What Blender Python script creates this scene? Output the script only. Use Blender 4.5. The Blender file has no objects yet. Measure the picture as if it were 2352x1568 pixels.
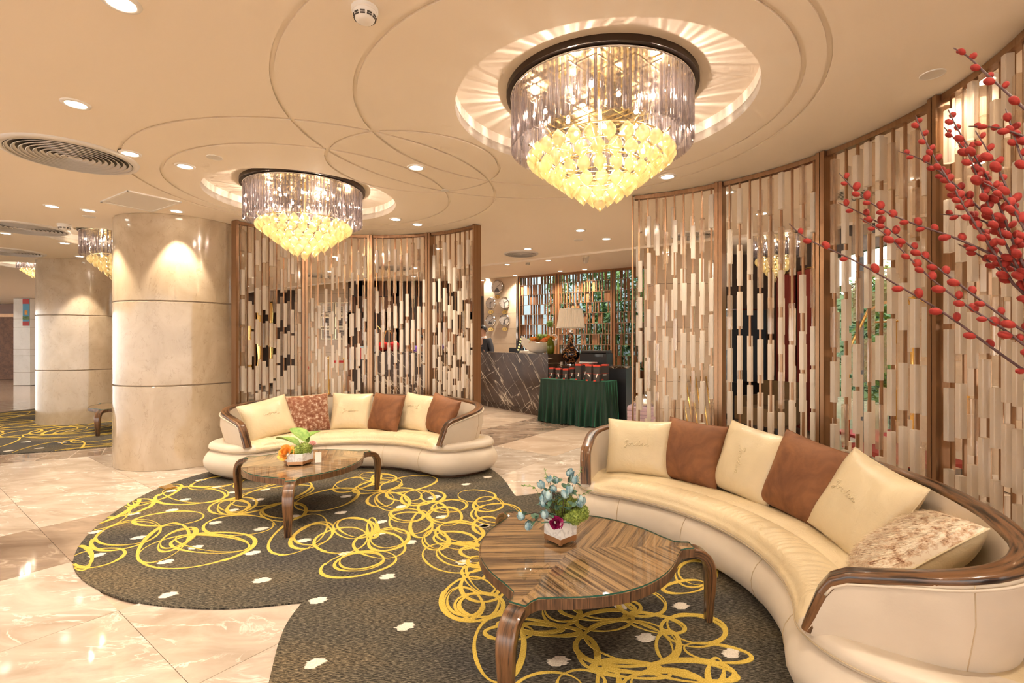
import bpy, bmesh, math, random
from mathutils import Vector, Matrix, Euler
R = math.radians
PI = math.pi
random.seed(7)
sc = bpy.context.scene
COL = sc.collection

# ------------------------------------------------------------------ camera
FPX, EYE = 1125.0, 1.40            # focal length in pixels of the 2352 frame, eye height
CEIL = 2.785                       # lounge ceiling
UPPER = 3.0                        # ceiling over the reception
cam = bpy.data.cameras.new('camera'); cam.sensor_width = 36.0; cam.lens = 36.0 * FPX / 2352.0
cam.clip_start = 0.05; cam.clip_end = 200
camo = bpy.data.objects.new('camera', cam); COL.objects.link(camo)
camo.location = (0, 0, EYE); camo.rotation_euler = (R(90), 0, 0)
sc.camera = camo

# ------------------------------------------------------------------ world and exposure
w = bpy.data.worlds.new('daylight'); sc.world = w; w.use_nodes = True
bg = w.node_tree.nodes['Background']
bg.inputs[0].default_value = (1.0, 0.95, 0.89, 1); bg.inputs[1].default_value = 1.9
vs = sc.view_settings
vs.view_transform = 'Standard'; vs.look = 'None'; vs.gamma = 1.0; vs.use_curve_mapping = False
vs.exposure = 0.96
try:
    sc.cycles.use_denoising = True
    sc.cycles.max_bounces = 5; sc.cycles.diffuse_bounces = 3; sc.cycles.glossy_bounces = 3
    sc.cycles.transmission_bounces = 4; sc.cycles.transparent_max_bounces = 8
    sc.cycles.use_adaptive_sampling = True; sc.cycles.adaptive_threshold = 0.12; sc.cycles.adaptive_min_samples = 12
    sc.cycles.caustics_reflective = False; sc.cycles.caustics_refractive = False
    sc.cycles.sample_clamp_indirect = 4.0
except Exception:
    pass
WARM = (1.0, 0.87, 0.70)
WARM2 = (1.0, 0.74, 0.42)

# ------------------------------------------------------------------ pixel helpers (a pixel gives a direction; the plane gives the distance)
def on_floor(x, y, z=0.0):
    Y = (EYE - z) * FPX / (y - 784.0)
    return (Y * (x - 1176.0) / FPX, Y)
def on_ceiling(x, y, zc=None):
    Y = ((CEIL if zc is None else zc) - EYE) * FPX / (784.0 - y)
    return (Y * (x - 1176.0) / FPX, Y)

# ------------------------------------------------------------------ object helpers
def link(o, parent=None):
    COL.objects.link(o)
    if parent is not None:
        o.parent = parent
    return o
def new(name, me, mat=None, parent=None, loc=(0, 0, 0), rot=(0, 0, 0), scale=(1, 1, 1)):
    o = bpy.data.objects.new(name, me)
    if mat is not None and me is not None:
        if len(me.materials) == 0:
            me.materials.append(mat)
    o.location = loc; o.rotation_euler = rot; o.scale = scale
    return link(o, parent)
def tag(o, label, cat, group=None, kind=None):
    o['label'] = label; o['category'] = cat
    if group: o['group'] = group
    if kind: o['kind'] = kind
    return o
def thing(name, label, cat, loc=(0, 0, 0), rz=0.0, group=None):
    o = bpy.data.objects.new(name, None); o.empty_display_size = 0.1
    o.location = loc; o.rotation_euler = (0, 0, rz); COL.objects.link(o)
    return tag(o, label, cat, group)
def structure(o, label=None):
    o['kind'] = 'structure'
    if label: o['label'] = label
    return o
def copy_tree(o, parent=None):
    c = o.copy(); COL.objects.link(c); c.parent = parent
    for ch in list(o.children):
        copy_tree(ch, c)
    return c

class MB:
    """collects geometry for one mesh"""
    def __init__(self):
        self.v = []; self.f = []; self.uv = []; self.has_uv = False
    def add(self, vs, fs, uvs=None):
        b = len(self.v)
        self.v += [tuple(p) for p in vs]
        for i, f in enumerate(fs):
            self.f.append(tuple(b + k for k in f))
            if uvs is not None:
                self.has_uv = True; self.uv.append([uvs[k] for k in f])
            else:
                self.uv.append([(0, 0)] * len(f))
        return self
    def box(self, c, s, M=None):
        x, y, z = c; a, b, d = s[0] / 2, s[1] / 2, s[2] / 2
        vs = [Vector((i * a, j * b, k * d)) for i in (-1, 1) for j in (-1, 1) for k in (-1, 1)]
        if M is not None: vs = [M @ p for p in vs]
        vs = [(p[0] + x, p[1] + y, p[2] + z) for p in vs]
        return self.add(vs, [(0, 1, 3, 2), (4, 6, 7, 5), (0, 4, 5, 1), (2, 3, 7, 6), (0, 2, 6, 4), (1, 5, 7, 3)])
    def lathe(self, prof, n=24, c=(0, 0, 0), M=None):
        """prof: list of (r, z); r = 0 closes"""
        vs = []; rows = []
        for r, z in prof:
            if r < 1e-6:
                rows.append([len(vs)]); vs.append(Vector((0, 0, z)))
            else:
                rows.append(list(range(len(vs), len(vs) + n)))
                vs += [Vector((r * math.cos(2 * PI * k / n), r * math.sin(2 * PI * k / n), z)) for k in range(n)]
        fs = []
        for a, b in zip(rows[:-1], rows[1:]):
            for k in range(n):
                k2 = (k + 1) % n
                if len(a) == 1 and len(b) == 1: continue
                if len(a) == 1: fs.append((a[0], b[k2], b[k]))
                elif len(b) == 1: fs.append((a[k], a[k2], b[0]))
                else: fs.append((a[k], a[k2], b[k2], b[k]))
        if M is not None: vs = [M @ p for p in vs]
        return self.add([(p[0] + c[0], p[1] + c[1], p[2] + c[2]) for p in vs], fs)
    def tube(self, pts, rad, n=8, closed=False, cap=True):
        """rad: number or list"""
        P = [Vector(p) for p in pts]; m = len(P)
        if not hasattr(rad, '__len__'): rad = [rad] * m
        vs = []; up = None
        for i in range(m):
            if closed: t = P[(i + 1) % m] - P[i - 1]
            else: t = P[min(i + 1, m - 1)] - P[max(i - 1, 0)]
            if t.length < 1e-9: t = Vector((0, 0, 1))
            t.normalize()
            if up is None:
                up = Vector((0, 0, 1)) if abs(t.z) < 0.9 else Vector((1, 0, 0))
            s = t.cross(up)
            if s.length < 1e-6: s = t.cross(Vector((1, 0, 0)))
            s.normalize(); up = s.cross(t).normalized()
            for k in range(n):
                a = 2 * PI * k / n
                vs.append(P[i] + (s * math.cos(a) + up * math.sin(a)) * rad[i])
        fs = []
        for i in range(m if closed else m - 1):
            i2 = (i + 1) % m
            for k in range(n):
                k2 = (k + 1) % n
                fs.append((i * n + k, i * n + k2, i2 * n + k2, i2 * n + k))
        if cap and not closed:
            fs.append(tuple(range(n))[::-1]); fs.append(tuple((m - 1) * n + k for k in range(n)))
        return self.add(vs, fs)
    def sweep(self, pts, frames, prof, cap=True, closed=False, uvscale=None):
        """frames: per point (side, up, sx, sy); prof: closed list of (a, b)"""
        n = len(prof); vs = []; uvs = []
        per = [0.0]
        for a, b in zip(prof, prof[1:] + prof[:1]): per.append(per[-1] + math.hypot(a[0] - b[0], a[1] - b[1]))
        L = 0.0; prev = None
        for p, (s, u, sx, sy) in zip(pts, frames):
            p = Vector(p); s = Vector(s); u = Vector(u)
            if prev is not None: L += (p - prev).length
            prev = p
            for k, (a, b) in enumerate(prof):
                vs.append(p + s * a * sx + u * b * sy); uvs.append((per[k], L))
        fs = []; m = len(pts)
        for i in range(m if closed else m - 1):
            i2 = (i + 1) % m
            for k in range(n):
                k2 = (k + 1) % n
                fs.append((i * n + k, i * n + k2, i2 * n + k2, i2 * n + k))
        if cap and not closed:
            fs.append(tuple(range(n))[::-1]); fs.append(tuple((m - 1) * n + k for k in range(n)))
        return self.add(vs, fs, uvs)
    def loft(self, rings, cap0=True, cap1=True):
        n = len(rings[0]); vs = [p for r in rings for p in r]; fs = []
        for i in range(len(rings) - 1):
            for k in range(n):
                k2 = (k + 1) % n
                fs.append((i * n + k, i * n + k2, (i + 1) * n + k2, (i + 1) * n + k))
        if cap0: fs.append(tuple(range(n))[::-1])
        if cap1: fs.append(tuple((len(rings) - 1) * n + k for k in range(n)))
        return self.add(vs, fs)
    def grid(self, fn, nu, nv, uv=None):
        vs = [fn(i / nu, j / nv) for i in range(nu + 1) for j in range(nv + 1)]
        fs = [(i * (nv + 1) + j, (i + 1) * (nv + 1) + j, (i + 1) * (nv + 1) + j + 1, i * (nv + 1) + j + 1) for i in range(nu) for j in range(nv)]
        uvs = [(i / nu, j / nv) for i in range(nu + 1) for j in range(nv + 1)]
        return self.add(vs, fs, uvs)
    def prism(self, outline, z0, z1):
        n = len(outline)
        vs = [(x, y, z0) for x, y in outline] + [(x, y, z1) for x, y in outline]
        fs = [tuple(range(n))[::-1], tuple(range(n, 2 * n))]
        fs += [(k, (k + 1) % n, n + (k + 1) % n, n + k) for k in range(n)]
        return self.add(vs, fs)
    def mesh(self, name, smooth=False, autosmooth=None, flip=False):
        me = bpy.data.meshes.new(name)
        me.from_pydata([tuple(p) for p in self.v], [], self.f)
        if self.has_uv:
            ul = me.uv_layers.new(name='UVMap')
            i = 0
            for u in self.uv:
                for c in u:
                    ul.data[i].uv = c; i += 1
        me.validate(); 
        bm = bmesh.new(); bm.from_mesh(me); bmesh.ops.recalc_face_normals(bm, faces=bm.faces)
        if autosmooth is not None:
            for e in bm.edges:
                if len(e.link_faces) == 2 and e.calc_face_angle(0) > R(autosmooth): e.smooth = False
        bm.to_mesh(me); bm.free()
        if smooth or autosmooth is not None:
            me.polygons.foreach_set('use_smooth', [True] * len(me.polygons))
        me.update()
        return me

def circle(cx, cy, r, n=64, a0=0.0):
    return [(cx + r * math.cos(a0 + 2 * PI * k / n), cy + r * math.sin(a0 + 2 * PI * k / n)) for k in range(n)]
def curve_fill(name, loops, z, thick):
    """flat plate with holes: outer loop + hole loops, from z up to z + thick"""
    cu = bpy.data.curves.new(name, 'CURVE'); cu.dimensions = '2D'; cu.fill_mode = 'BOTH'; cu.extrude = thick / 2
    for lp in loops:
        sp = cu.splines.new('POLY'); sp.points.add(len(lp) - 1); sp.use_cyclic_u = True
        for p, (x, y) in zip(sp.points, lp): p.co = (x, y, 0, 1)
    o = bpy.data.objects.new(name + '_tmp', cu); COL.objects.link(o)
    dg = bpy.context.evaluated_depsgraph_get()
    me = bpy.data.meshes.new_from_object(o.evaluated_get(dg))
    bpy.data.objects.remove(o); bpy.data.curves.remove(cu)
    me.name = name
    bm = bmesh.new(); bm.from_mesh(me); bmesh.ops.remove_doubles(bm, verts=bm.verts, dist=1e-5)
    bmesh.ops.recalc_face_normals(bm, faces=bm.faces); bm.to_mesh(me); bm.free()
    for v in me.vertices: v.co.z += z + thick / 2
    return me
# ------------------------------------------------------------------ materials (all procedural)
def nt(name):
    m = bpy.data.materials.new(name); m.use_nodes = True
    t = m.node_tree; p = t.nodes['Principled BSDF']
    return m, t, p
def setp(p, base=None, rough=None, metal=None, **k):
    if base is not None: p.inputs['Base Color'].default_value = (*base, 1)
    if rough is not None: p.inputs['Roughness'].default_value = rough
    if metal is not None: p.inputs['Metallic'].default_value = metal
    names = dict(trans='Transmission Weight', ior='IOR', coat='Coat Weight', coatr='Coat Roughness', sheen='Sheen Weight', sheenr='Sheen Roughness', emit='Emission Strength', spec='Specular IOR Level', sss='Subsurface Weight', alpha='Alpha')
    for a, b in k.items():
        if a == 'emitc': p.inputs['Emission Color'].default_value = (*b, 1)
        elif a == 'sheenc': p.inputs['Sheen Tint'].default_value = (*b, 1)
        else: p.inputs[names[a]].default_value = b
def plain(name, base, rough=0.5, metal=0.0, **k):
    m, t, p = nt(name); setp(p, base, rough, metal, **k); return m
def N(t, kind, **k):
    n = t.nodes.new(kind)
    for a, b in k.items():
        if a in n.inputs: n.inputs[a].default_value = b
        else: setattr(n, a, b)
    return n
def coords(t, space='Object', scale=(1, 1, 1), rot=(0, 0, 0), loc=(0, 0, 0)):
    tc = N(t, 'ShaderNodeTexCoord'); mp = N(t, 'ShaderNodeMapping')
    mp.inputs['Scale'].default_value = scale; mp.inputs['Rotation'].default_value = rot; mp.inputs['Location'].default_value = loc
    t.links.new(tc.outputs[space], mp.inputs[0]); return mp.outputs[0]
def world_co(t, scale=(1, 1, 1), rot=(0, 0, 0)):
    g = N(t, 'ShaderNodeNewGeometry'); mp = N(t, 'ShaderNodeMapping')
    mp.inputs['Scale'].default_value = scale; mp.inputs['Rotation'].default_value = rot
    t.links.new(g.outputs['Position'], mp.inputs[0]); return mp.outputs[0]
def noise(t, vec, scale=5, detail=4, rough=0.55, dist=0.0):
    n = N(t, 'ShaderNodeTexNoise'); n.inputs['Scale'].default_value = scale; n.inputs['Detail'].default_value = detail
    n.inputs['Roughness'].default_value = rough; n.inputs['Distortion'].default_value = dist
    t.links.new(vec, n.inputs['Vector']); return n.outputs['Fac']
def ramp(t, fac, stops, interp='LINEAR'):
    r = N(t, 'ShaderNodeValToRGB'); r.color_ramp.interpolation = interp
    e = r.color_ramp.elements
    while len(e) < len(stops): e.new(0.5)
    for k, (pos, c) in enumerate(stops):
        e[k].position = pos; e[k].color = (*c, 1) if len(c) == 3 else c
    t.links.new(fac, r.inputs[0]); return r.outputs[0]
def mixc(t, fac, a, b, mode='MIX'):
    m = N(t, 'ShaderNodeMix'); m.data_type = 'RGBA'; m.blend_type = mode
    for s, v in ((0, fac), (6, a), (7, b)):
        if hasattr(v, 'is_linked') or hasattr(v, 'links'): t.links.new(v, m.inputs[s])
        elif isinstance(v, (int, float)): m.inputs[s].default_value = v
        else: m.inputs[s].default_value = (*v, 1)
    return m.outputs[2]
def math_(t, op, a, b=0.0):
    m = N(t, 'ShaderNodeMath'); m.operation = op
    for s, v in ((0, a), (1, b)):
        if hasattr(v, 'links'): t.links.new(v, m.inputs[s])
        else: m.inputs[s].default_value = v
    return m.outputs[0]
def bump(t, p, h, strength=0.2, dist=0.01):
    b = N(t, 'ShaderNodeBump'); b.inputs['Strength'].default_value = strength; b.inputs['Distance'].default_value = dist
    t.links.new(h, b.inputs['Height']); t.links.new(b.outputs[0], p.inputs['Normal'])
def rnd(t):
    return N(t, 'ShaderNodeObjectInfo').outputs['Random']
def bc(t, p, c): t.links.new(c, p.inputs['Base Color'])

def marble(name, c0, c1, vein, rough=0.08, scale=1.6, vein_scale=1.2, vein_w=0.03, veins=0.6, vary=0.0, stretch=(1, 1, 1), rot=(0, 0, 0.9), rand=True, coat=0.0):
    m, t, p = nt(name)
    co = world_co(t, stretch, rot)
    if rand:
        add = N(t, 'ShaderNodeVectorMath'); add.operation = 'ADD'
        sc_ = N(t, 'ShaderNodeVectorMath'); sc_.operation = 'SCALE'
        comb = N(t, 'ShaderNodeCombineXYZ'); r = rnd(t)
        for k in range(3): t.links.new(r, comb.inputs[k])
        t.links.new(comb.outputs[0], sc_.inputs[0]); sc_.inputs['Scale'].default_value = 37.0
        t.links.new(co, add.inputs[0]); t.links.new(sc_.outputs[0], add.inputs[1]); co = add.outputs[0]
    cloud = noise(t, co, scale, 6, 0.6, 0.8)
    col = ramp(t, cloud, [(0.3, c0), (0.7, c1)])
    vn = noise(t, co, vein_scale, 7, 0.6, 1.2)
    d = math_(t, 'ABSOLUTE', math_(t, 'SUBTRACT', vn, 0.5))
    vm = ramp(t, d, [(0.0, (1, 1, 1)), (vein_w, (0, 0, 0))])
    brk = ramp(t, noise(t, co, vein_scale * 2.1, 3), [(0.42, (0, 0, 0)), (0.62, (1, 1, 1))])
    f = math_(t, 'MULTIPLY', math_(t, 'MULTIPLY', vm, brk), veins)
    col = mixc(t, f, col, vein)
    if vary:
        hv = N(t, 'ShaderNodeHueSaturation'); t.links.new(col, hv.inputs['Color'])
        mr = N(t, 'ShaderNodeMapRange'); t.links.new(rnd(t), mr.inputs[0]); mr.inputs[3].default_value = 1 - vary; mr.inputs[4].default_value = 1 + vary
        t.links.new(mr.outputs[0], hv.inputs['Value']); col = hv.outputs[0]
    bc(t, p, col); setp(p, rough=rough, coat=coat)
    return m
def zebra_wood(name, light, dark, across=42.0, along=1.6, rough=0.25, coat=0.5, space='UV', contrast=(0.40, 0.58)):
    m, t, p = nt(name)
    co = coords(t, space, (across, along, across))
    a = noise(t, co, 1.0, 5, 0.65, 0.15)
    co2 = coords(t, space, (across * 3.2, along * 2, across * 3.2))
    b = noise(t, co2, 1.0, 2)
    f = math_(t, 'ADD', math_(t, 'MULTIPLY', a, 0.78), math_(t, 'MULTIPLY', b, 0.22))
    bc(t, p, ramp(t, f, [(contrast[0], dark), (0.5, tuple((x * .55 + y * .45) for x, y in zip(light, dark))), (contrast[1], light)]))
    setp(p, rough=rough, coat=coat, coatr=0.08)
    return m
def leather(name, base, rough=0.38, crease=0.25, scale=7.0):
    m, t, p = nt(name)
    co = coords(t, 'Object')
    n1 = noise(t, co, scale, 5, 0.6, 0.6); n2 = noise(t, co, 160, 2)
    dark = tuple(c * 0.86 for c in base)
    bc(t, p, ramp(t, noise(t, co, 3.0, 3), [(0.3, dark), (0.7, base)]))
    h = math_(t, 'ADD', math_(t, 'MULTIPLY', n1, 1.0), math_(t, 'MULTIPLY', n2, 0.08))
    bump(t, p, h, crease, 0.02); setp(p, rough=rough, spec=0.45)
    return m

M = {}
def make_materials():
    # ceiling paint, joints
    m, t, p = nt('ceiling_paint'); bc(t, p, ramp(t, noise(t, world_co(t), 0.5, 3), [(0.3, (0.88, 0.78, 0.655)), (0.7, (0.895, 0.80, 0.68))])); setp(p, rough=0.75); M['ceiling'] = m
    M['white'] = plain('white_plastic', (0.82, 0.78, 0.72), 0.45)
    M['offwhite_metal'] = plain('white_enamel', (0.72, 0.68, 0.63), 0.4)
    M['shadow_gap'] = plain('grille_gap', (0.10, 0.085, 0.07), 0.7)
    m, t, p = nt('recess_strips')
    co = world_co(t, (1, 1, 1))
    bc(t, p, ramp(t, noise(t, co, 9, 1), [(0.45, (0.80, 0.72, 0.62)), (0.55, (0.90, 0.83, 0.74))], 'CONSTANT')); setp(p, rough=0.5); M['recess'] = m
    # stone
    M['tile'] = marble('pale_marble_tile', (0.36, 0.275, 0.205), (0.60, 0.50, 0.41), (0.86, 0.79, 0.70), rough=0.07, scale=2.2, vein_scale=1.9, vein_w=0.020, veins=0.8, vary=0.05, stretch=(0.8, 1.8, 1), rot=(0, 0, R(-20)))
    M['tile_dark'] = marble('brown_marble_tile', (0.17, 0.115, 0.08), (0.38, 0.275, 0.20), (0.66, 0.55, 0.44), rough=0.07, scale=1.5, vein_scale=1.1, vein_w=0.03, veins=0.7, vary=0.06, stretch=(0.7, 2.0, 1), rot=(0, 0, R(-30)))
    M['tile_mid'] = marble('taupe_marble_tile', (0.43, 0.31, 0.22), (0.60, 0.46, 0.345), (0.74, 0.63, 0.51), rough=0.09, scale=1.2, vein_scale=1.2, vein_w=0.025, veins=0.6, vary=0.08, stretch=(0.8, 1.8, 1), rot=(0, 0, R(-25)))
    M['pillar'] = marble('pillar_marble', (0.43, 0.325, 0.21), (0.57, 0.45, 0.32), (0.25, 0.165, 0.095), rough=0.14, scale=2.6, vein_scale=7.0, vein_w=0.014, veins=0.5, stretch=(1, 1, 0.6), rot=(0.5, 0.5, 0), rand=False, coat=0.4)
    M['wall_stone'] = marble('wall_marble', (0.64, 0.49, 0.34), (0.74, 0.59, 0.43), (0.5, 0.36, 0.24), rough=0.2, scale=2.2, vein_scale=4.0, vein_w=0.02, veins=0.4, rand=False)
    M['pale_stone'] = marble('white_pier_stone', (0.72, 0.68, 0.62), (0.82, 0.78, 0.72), (0.6, 0.55, 0.48), rough=0.15, scale=2, vein_scale=2.5, vein_w=0.02, veins=0.4, rand=False)
    M['joint'] = plain('stone_joint', (0.33, 0.24, 0.16), 0.6)
    # counter: near-black stone with white veins
    m, t, p = nt('dark_vein_marble')
    co = world_co(t, (1.0, 1.0, 1.0), (0.3, 0.75, 0.2))
    col = ramp(t, noise(t, co, 2.6, 6, 0.6, 0.6), [(0.3, (0.045, 0.027, 0.018)), (0.75, (0.105, 0.066, 0.043))])
    geo = N(t, 'ShaderNodeNewGeometry')
    for sca, ww, tilt, off in ((1.0, 0.012, 38, 0.0), (1.7, 0.008, 50, 5.0), (1.4, 0.006, -35, 9.0)):
        m1 = N(t, 'ShaderNodeMapping'); m1.inputs['Rotation'].default_value = (0, 0, R(53.6)); t.links.new(geo.outputs['Position'], m1.inputs[0])
        m2 = N(t, 'ShaderNodeMapping'); m2.inputs['Rotation'].default_value = (0, R(-tilt), 0); m2.inputs['Location'].default_value = (off, off, 0); t.links.new(m1.outputs[0], m2.inputs[0])
        m3 = N(t, 'ShaderNodeMapping'); m3.inputs['Scale'].default_value = (0.35 * sca, 0.35, 2.6 * sca); t.links.new(m2.outputs[0], m3.inputs[0])
        c2 = m3.outputs[0]
        d = math_(t, 'ABSOLUTE', math_(t, 'SUBTRACT', noise(t, c2, 1.0, 3, 0.45, 0.15), 0.5))
        f = ramp(t, d, [(0.0, (1, 1, 1)), (ww, (0, 0, 0))])
        brk = ramp(t, noise(t, c2, 3.0, 3), [(0.42, (0.0, 0.0, 0.0)), (0.60, (1, 1, 1))])
        col = mixc(t, math_(t, 'MULTIPLY', f, brk), col, (0.72, 0.60, 0.46))
    bc(t, p, col); setp(p, rough=0.16, spec=0.14); M['counter'] = m
    m, t, p = nt('white_vein_marble')
    co = coords(t, 'Object', (1, 1, 1))
    d = math_(t, 'ABSOLUTE', math_(t, 'SUBTRACT', noise(t, co, 9, 5, 0.6, 1.0), 0.5))
    bc(t, p, ramp(t, d, [(0.0, (0.60, 0.57, 0.54)), (0.05, (0.8, 0.77, 0.73)), (0.3, (0.86, 0.83, 0.79))])); setp(p, rough=0.25); M['pot_marble'] = m
    # metals
    m, t, p = nt('rose_gold_metal')
    co = world_co(t, (60, 60, 0.6)); bc(t, p, ramp(t, noise(t, co, 1.0, 2), [(0.3, (0.29, 0.162, 0.088)), (0.7, (0.37, 0.22, 0.125))])); setp(p, rough=0.30, metal=0.85); M['rose'] = m
    M['copper'] = plain('copper_base', (0.48, 0.26, 0.13), 0.35, 0.8)
    M['gold'] = plain('polished_gold', (0.85, 0.58, 0.20), 0.2, 1.0)
    M['brass_frame'] = plain('pale_brass', (0.80, 0.66, 0.40), 0.22, 1.0)
    M['chrome'] = plain('chrome', (0.7, 0.68, 0.66), 0.15, 1.0)
    M['bronze_dark'] = plain('dark_bronze_plate', (0.055, 0.038, 0.03), 0.35, 0.5)
    M['black'] = plain('black_plastic', (0.012, 0.012, 0.014), 0.35)
    M['dark_glass'] = plain('dark_glass', (0.055, 0.072, 0.09), 0.08, 0.0, coat=0.4)
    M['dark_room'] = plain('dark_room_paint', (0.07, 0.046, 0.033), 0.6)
    # acrylic blocks: milky clear resin
    m, t, p = nt('milky_acrylic')
    co = world_co(t, (1, 1, 1)); r = rnd(t)
    col = ramp(t, r, [(0.0, (0.80, 0.665, 0.52)), (0.5, (0.89, 0.76, 0.61)), (1.0, (0.93, 0.81, 0.67))])
    bc(t, p, col); setp(p, rough=0.22, trans=0.42, ior=1.2, spec=0.5); M['acrylic'] = m
    M['acrylic_clear'] = plain('clear_acrylic', (0.93, 0.84, 0.74), 0.06, 0.0, trans=0.9, ior=1.15)
    M['glass'] = plain('table_glass', (0.86, 0.93, 0.89), 0.0, 0.0, trans=1.0, ior=1.45)
    M['pane'] = plain('window_glass', (0.92, 0.97, 0.97), 0.0, 0.0, trans=1.0, ior=1.05)
    M['crystal'] = plain('smoky_crystal', (0.84, 0.79, 0.77), 0.03, 0.0, trans=0.86, ior=1.5)
    m, t, p = nt('amber_glass')
    co = coords(t, 'Object', (1, 1, 1), (0, 0, 0))
    wv = N(t, 'ShaderNodeTexWave'); wv.wave_type = 'BANDS'; wv.bands_direction = 'DIAGONAL'; wv.inputs['Scale'].default_value = 60; t.links.new(co, wv.inputs['Vector'])
    bc(t, p, ramp(t, wv.outputs['Fac'], [(0.2, (0.93, 0.72, 0.30)), (0.8, (1.0, 0.92, 0.62))])); bump(t, p, wv.outputs['Fac'], 0.6, 0.004)
    setp(p, rough=0.12, trans=0.55, ior=1.3); M['amber'] = m
    M['bulb'] = plain('lamp_bulb', (1, 0.9, 0.7), 0.3, 0.0, emitc=(1.0, 0.84, 0.55), emit=28.0)
    M['lens'] = plain('downlight_lens', (1, 0.95, 0.85), 0.3, 0.0, emitc=(1.0, 0.92, 0.78), emit=9.0)
    # textiles and leather
    M['leather_seat'] = leather('cream_leather_seat', (0.71, 0.56, 0.345), 0.34, 0.5, 9.0)
    M['leather_body'] = leather('pale_leather_body', (0.70, 0.585, 0.455), 0.42, 0.12, 4.0)
    M['leather_cushion'] = leather('cream_leather_cushion', (0.72, 0.58, 0.365), 0.30, 0.40, 7.0)
    M['stitch'] = plain('stitch_thread', (0.55, 0.42, 0.27), 0.8)
    m, t, p = nt('brown_velvet')
    co = coords(t, 'Object'); bc(t, p, ramp(t, noise(t, co, 5, 4, 0.6, 1.0), [(0.3, (0.13, 0.043, 0.014)), (0.7, (0.27, 0.105, 0.036))]))
    bump(t, p, noise(t, co, 9, 4), 0.25, 0.02); setp(p, rough=0.7, sheen=0.3, sheenr=0.3, sheenc=(0.95, 0.55, 0.28)); M['velvet'] = m
    m, t, p = nt('brown_white_fur'); oi = N(t, 'ShaderNodeObjectInfo')
    co = coords(t, 'Object'); bc(t, p, ramp(t, noise(t, co, 28, 3, 0.7), [(0.40, (0.27, 0.085, 0.035)), (0.54, (0.42, 0.19, 0.10)), (0.66, (0.85, 0.68, 0.52))])); setp(p, rough=0.65); M['fur'] = m
    m, t, p = nt('pale_speckled_fur')
    co = coords(t, 'Object'); bc(t, p, ramp(t, noise(t, co, 34, 3, 0.7), [(0.30, (0.30, 0.13, 0.06)), (0.42, (0.66, 0.44, 0.27)), (0.54, (0.88, 0.74, 0.56))])); setp(p, rough=0.6); M['fur_pale'] = m
    # carpet pile: charcoal with fine streaks
    m, t, p = nt('charcoal_carpet')
    fine = noise(t, world_co(t, (45, 260, 1), (0, 0, R(40))), 1.0, 3, 0.7)
    broad = noise(t, world_co(t, (0.9, 2.6, 1), (0, 0, R(40))), 1.0, 3, 0.5)
    a = ramp(t, fine, [(0.36, (0.015, 0.014, 0.013)), (0.5, (0.075, 0.067, 0.055)), (0.66, (0.25, 0.22, 0.175))])
    b = ramp(t, broad, [(0.3, (0.66, 0.66, 0.72)), (0.5, (1.0, 0.95, 0.85)), (0.7, (1.5, 1.25, 0.9))])
    bc(t, p, mixc(t, 1.0, a, b, 'MULTIPLY')); bump(t, p, fine, 0.5, 0.006); setp(p, rough=0.95, spec=0.1); M['carpet'] = m
    m, t, p = nt('yellow_pile'); co = world_co(t); fy = noise(t, co, 170, 2)
    bc(t, p, ramp(t, fy, [(0.35, (0.54, 0.355, 0.055)), (0.65, (0.71, 0.505, 0.11))])); bump(t, p, fy, 0.5, 0.004); setp(p, rough=0.9, spec=0.1); M['yellow'] = m
    m, t, p = nt('ivory_pile'); co = world_co(t); fy = noise(t, co, 170, 2)
    bc(t, p, ramp(t, fy, [(0.35, (0.64, 0.55, 0.44)), (0.65, (0.80, 0.71, 0.60))])); bump(t, p, fy, 0.5, 0.004); setp(p, rough=0.9, spec=0.1); M['ivory'] = m
    M['carpet_edge'] = plain('carpet_edge', (0.05, 0.04, 0.03), 0.9)
    # wood
    M['zebra'] = zebra_wood('zebrano_veneer', (0.46, 0.27, 0.125), (0.085, 0.042, 0.024), 44.0, 1.4, 0.28, 0.3, contrast=(0.43, 0.57))
    M['zebra_edge'] = zebra_wood('zebrano_edge', (0.20, 0.098, 0.045), (0.040, 0.019, 0.011), 60.0, 2.5, 0.28, 0.3)
    M['rim_wood'] = zebra_wood('ebony_rim_wood', (0.23, 0.105, 0.042), (0.018, 0.009, 0.006), 30.0, 2.6, 0.28, 0.35, contrast=(0.44, 0.62))
    M['brown_wood'] = plain('brown_slat_wood', (0.20, 0.082, 0.032), 0.4)
    M['brown_wood2'] = plain('reddish_slat_wood', (0.30, 0.135, 0.058), 0.35)
    M['door_wood'] = zebra_wood('door_veneer', (0.22, 0.095, 0.04), (0.13, 0.05, 0.02), 8.0, 0.8, 0.6, 0.0, space='Object')
    # plants
    def leafmat(n, a, b, s=25):
        m, t, p = nt(n); bc(t, p, ramp(t, noise(t, coords(t), s, 3), [(0.35, a), (0.65, b)])); setp(p, rough=0.55); return m
    M['leaf'] = leafmat('green_leaf', (0.06, 0.15, 0.045), (0.19, 0.30, 0.10))
    M['leaf_blue'] = leafmat('blue_green_leaf', (0.05, 0.14, 0.09), (0.16, 0.26, 0.16))
    M['leaf_bright'] = leafmat('bright_leaf', (0.13, 0.27, 0.035), (0.30, 0.42, 0.09))
    M['moss'] = leafmat('moss_ball', (0.10, 0.15, 0.015), (0.35, 0.42, 0.07), 120)
    M['blue_bud'] = leafmat('blue_bud', (0.11, 0.25, 0.32), (0.46, 0.60, 0.60), 40)
    M['magenta'] = leafmat('magenta_petal', (0.22, 0.003, 0.05), (0.45, 0.015, 0.13), 60)
    M['orange'] = leafmat('orange_petal', (0.80, 0.26, 0.03), (0.95, 0.52, 0.10), 60)
    M['coral'] = leafmat('coral_petal', (0.80, 0.12, 0.04), (0.95, 0.42, 0.16), 60)
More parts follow.
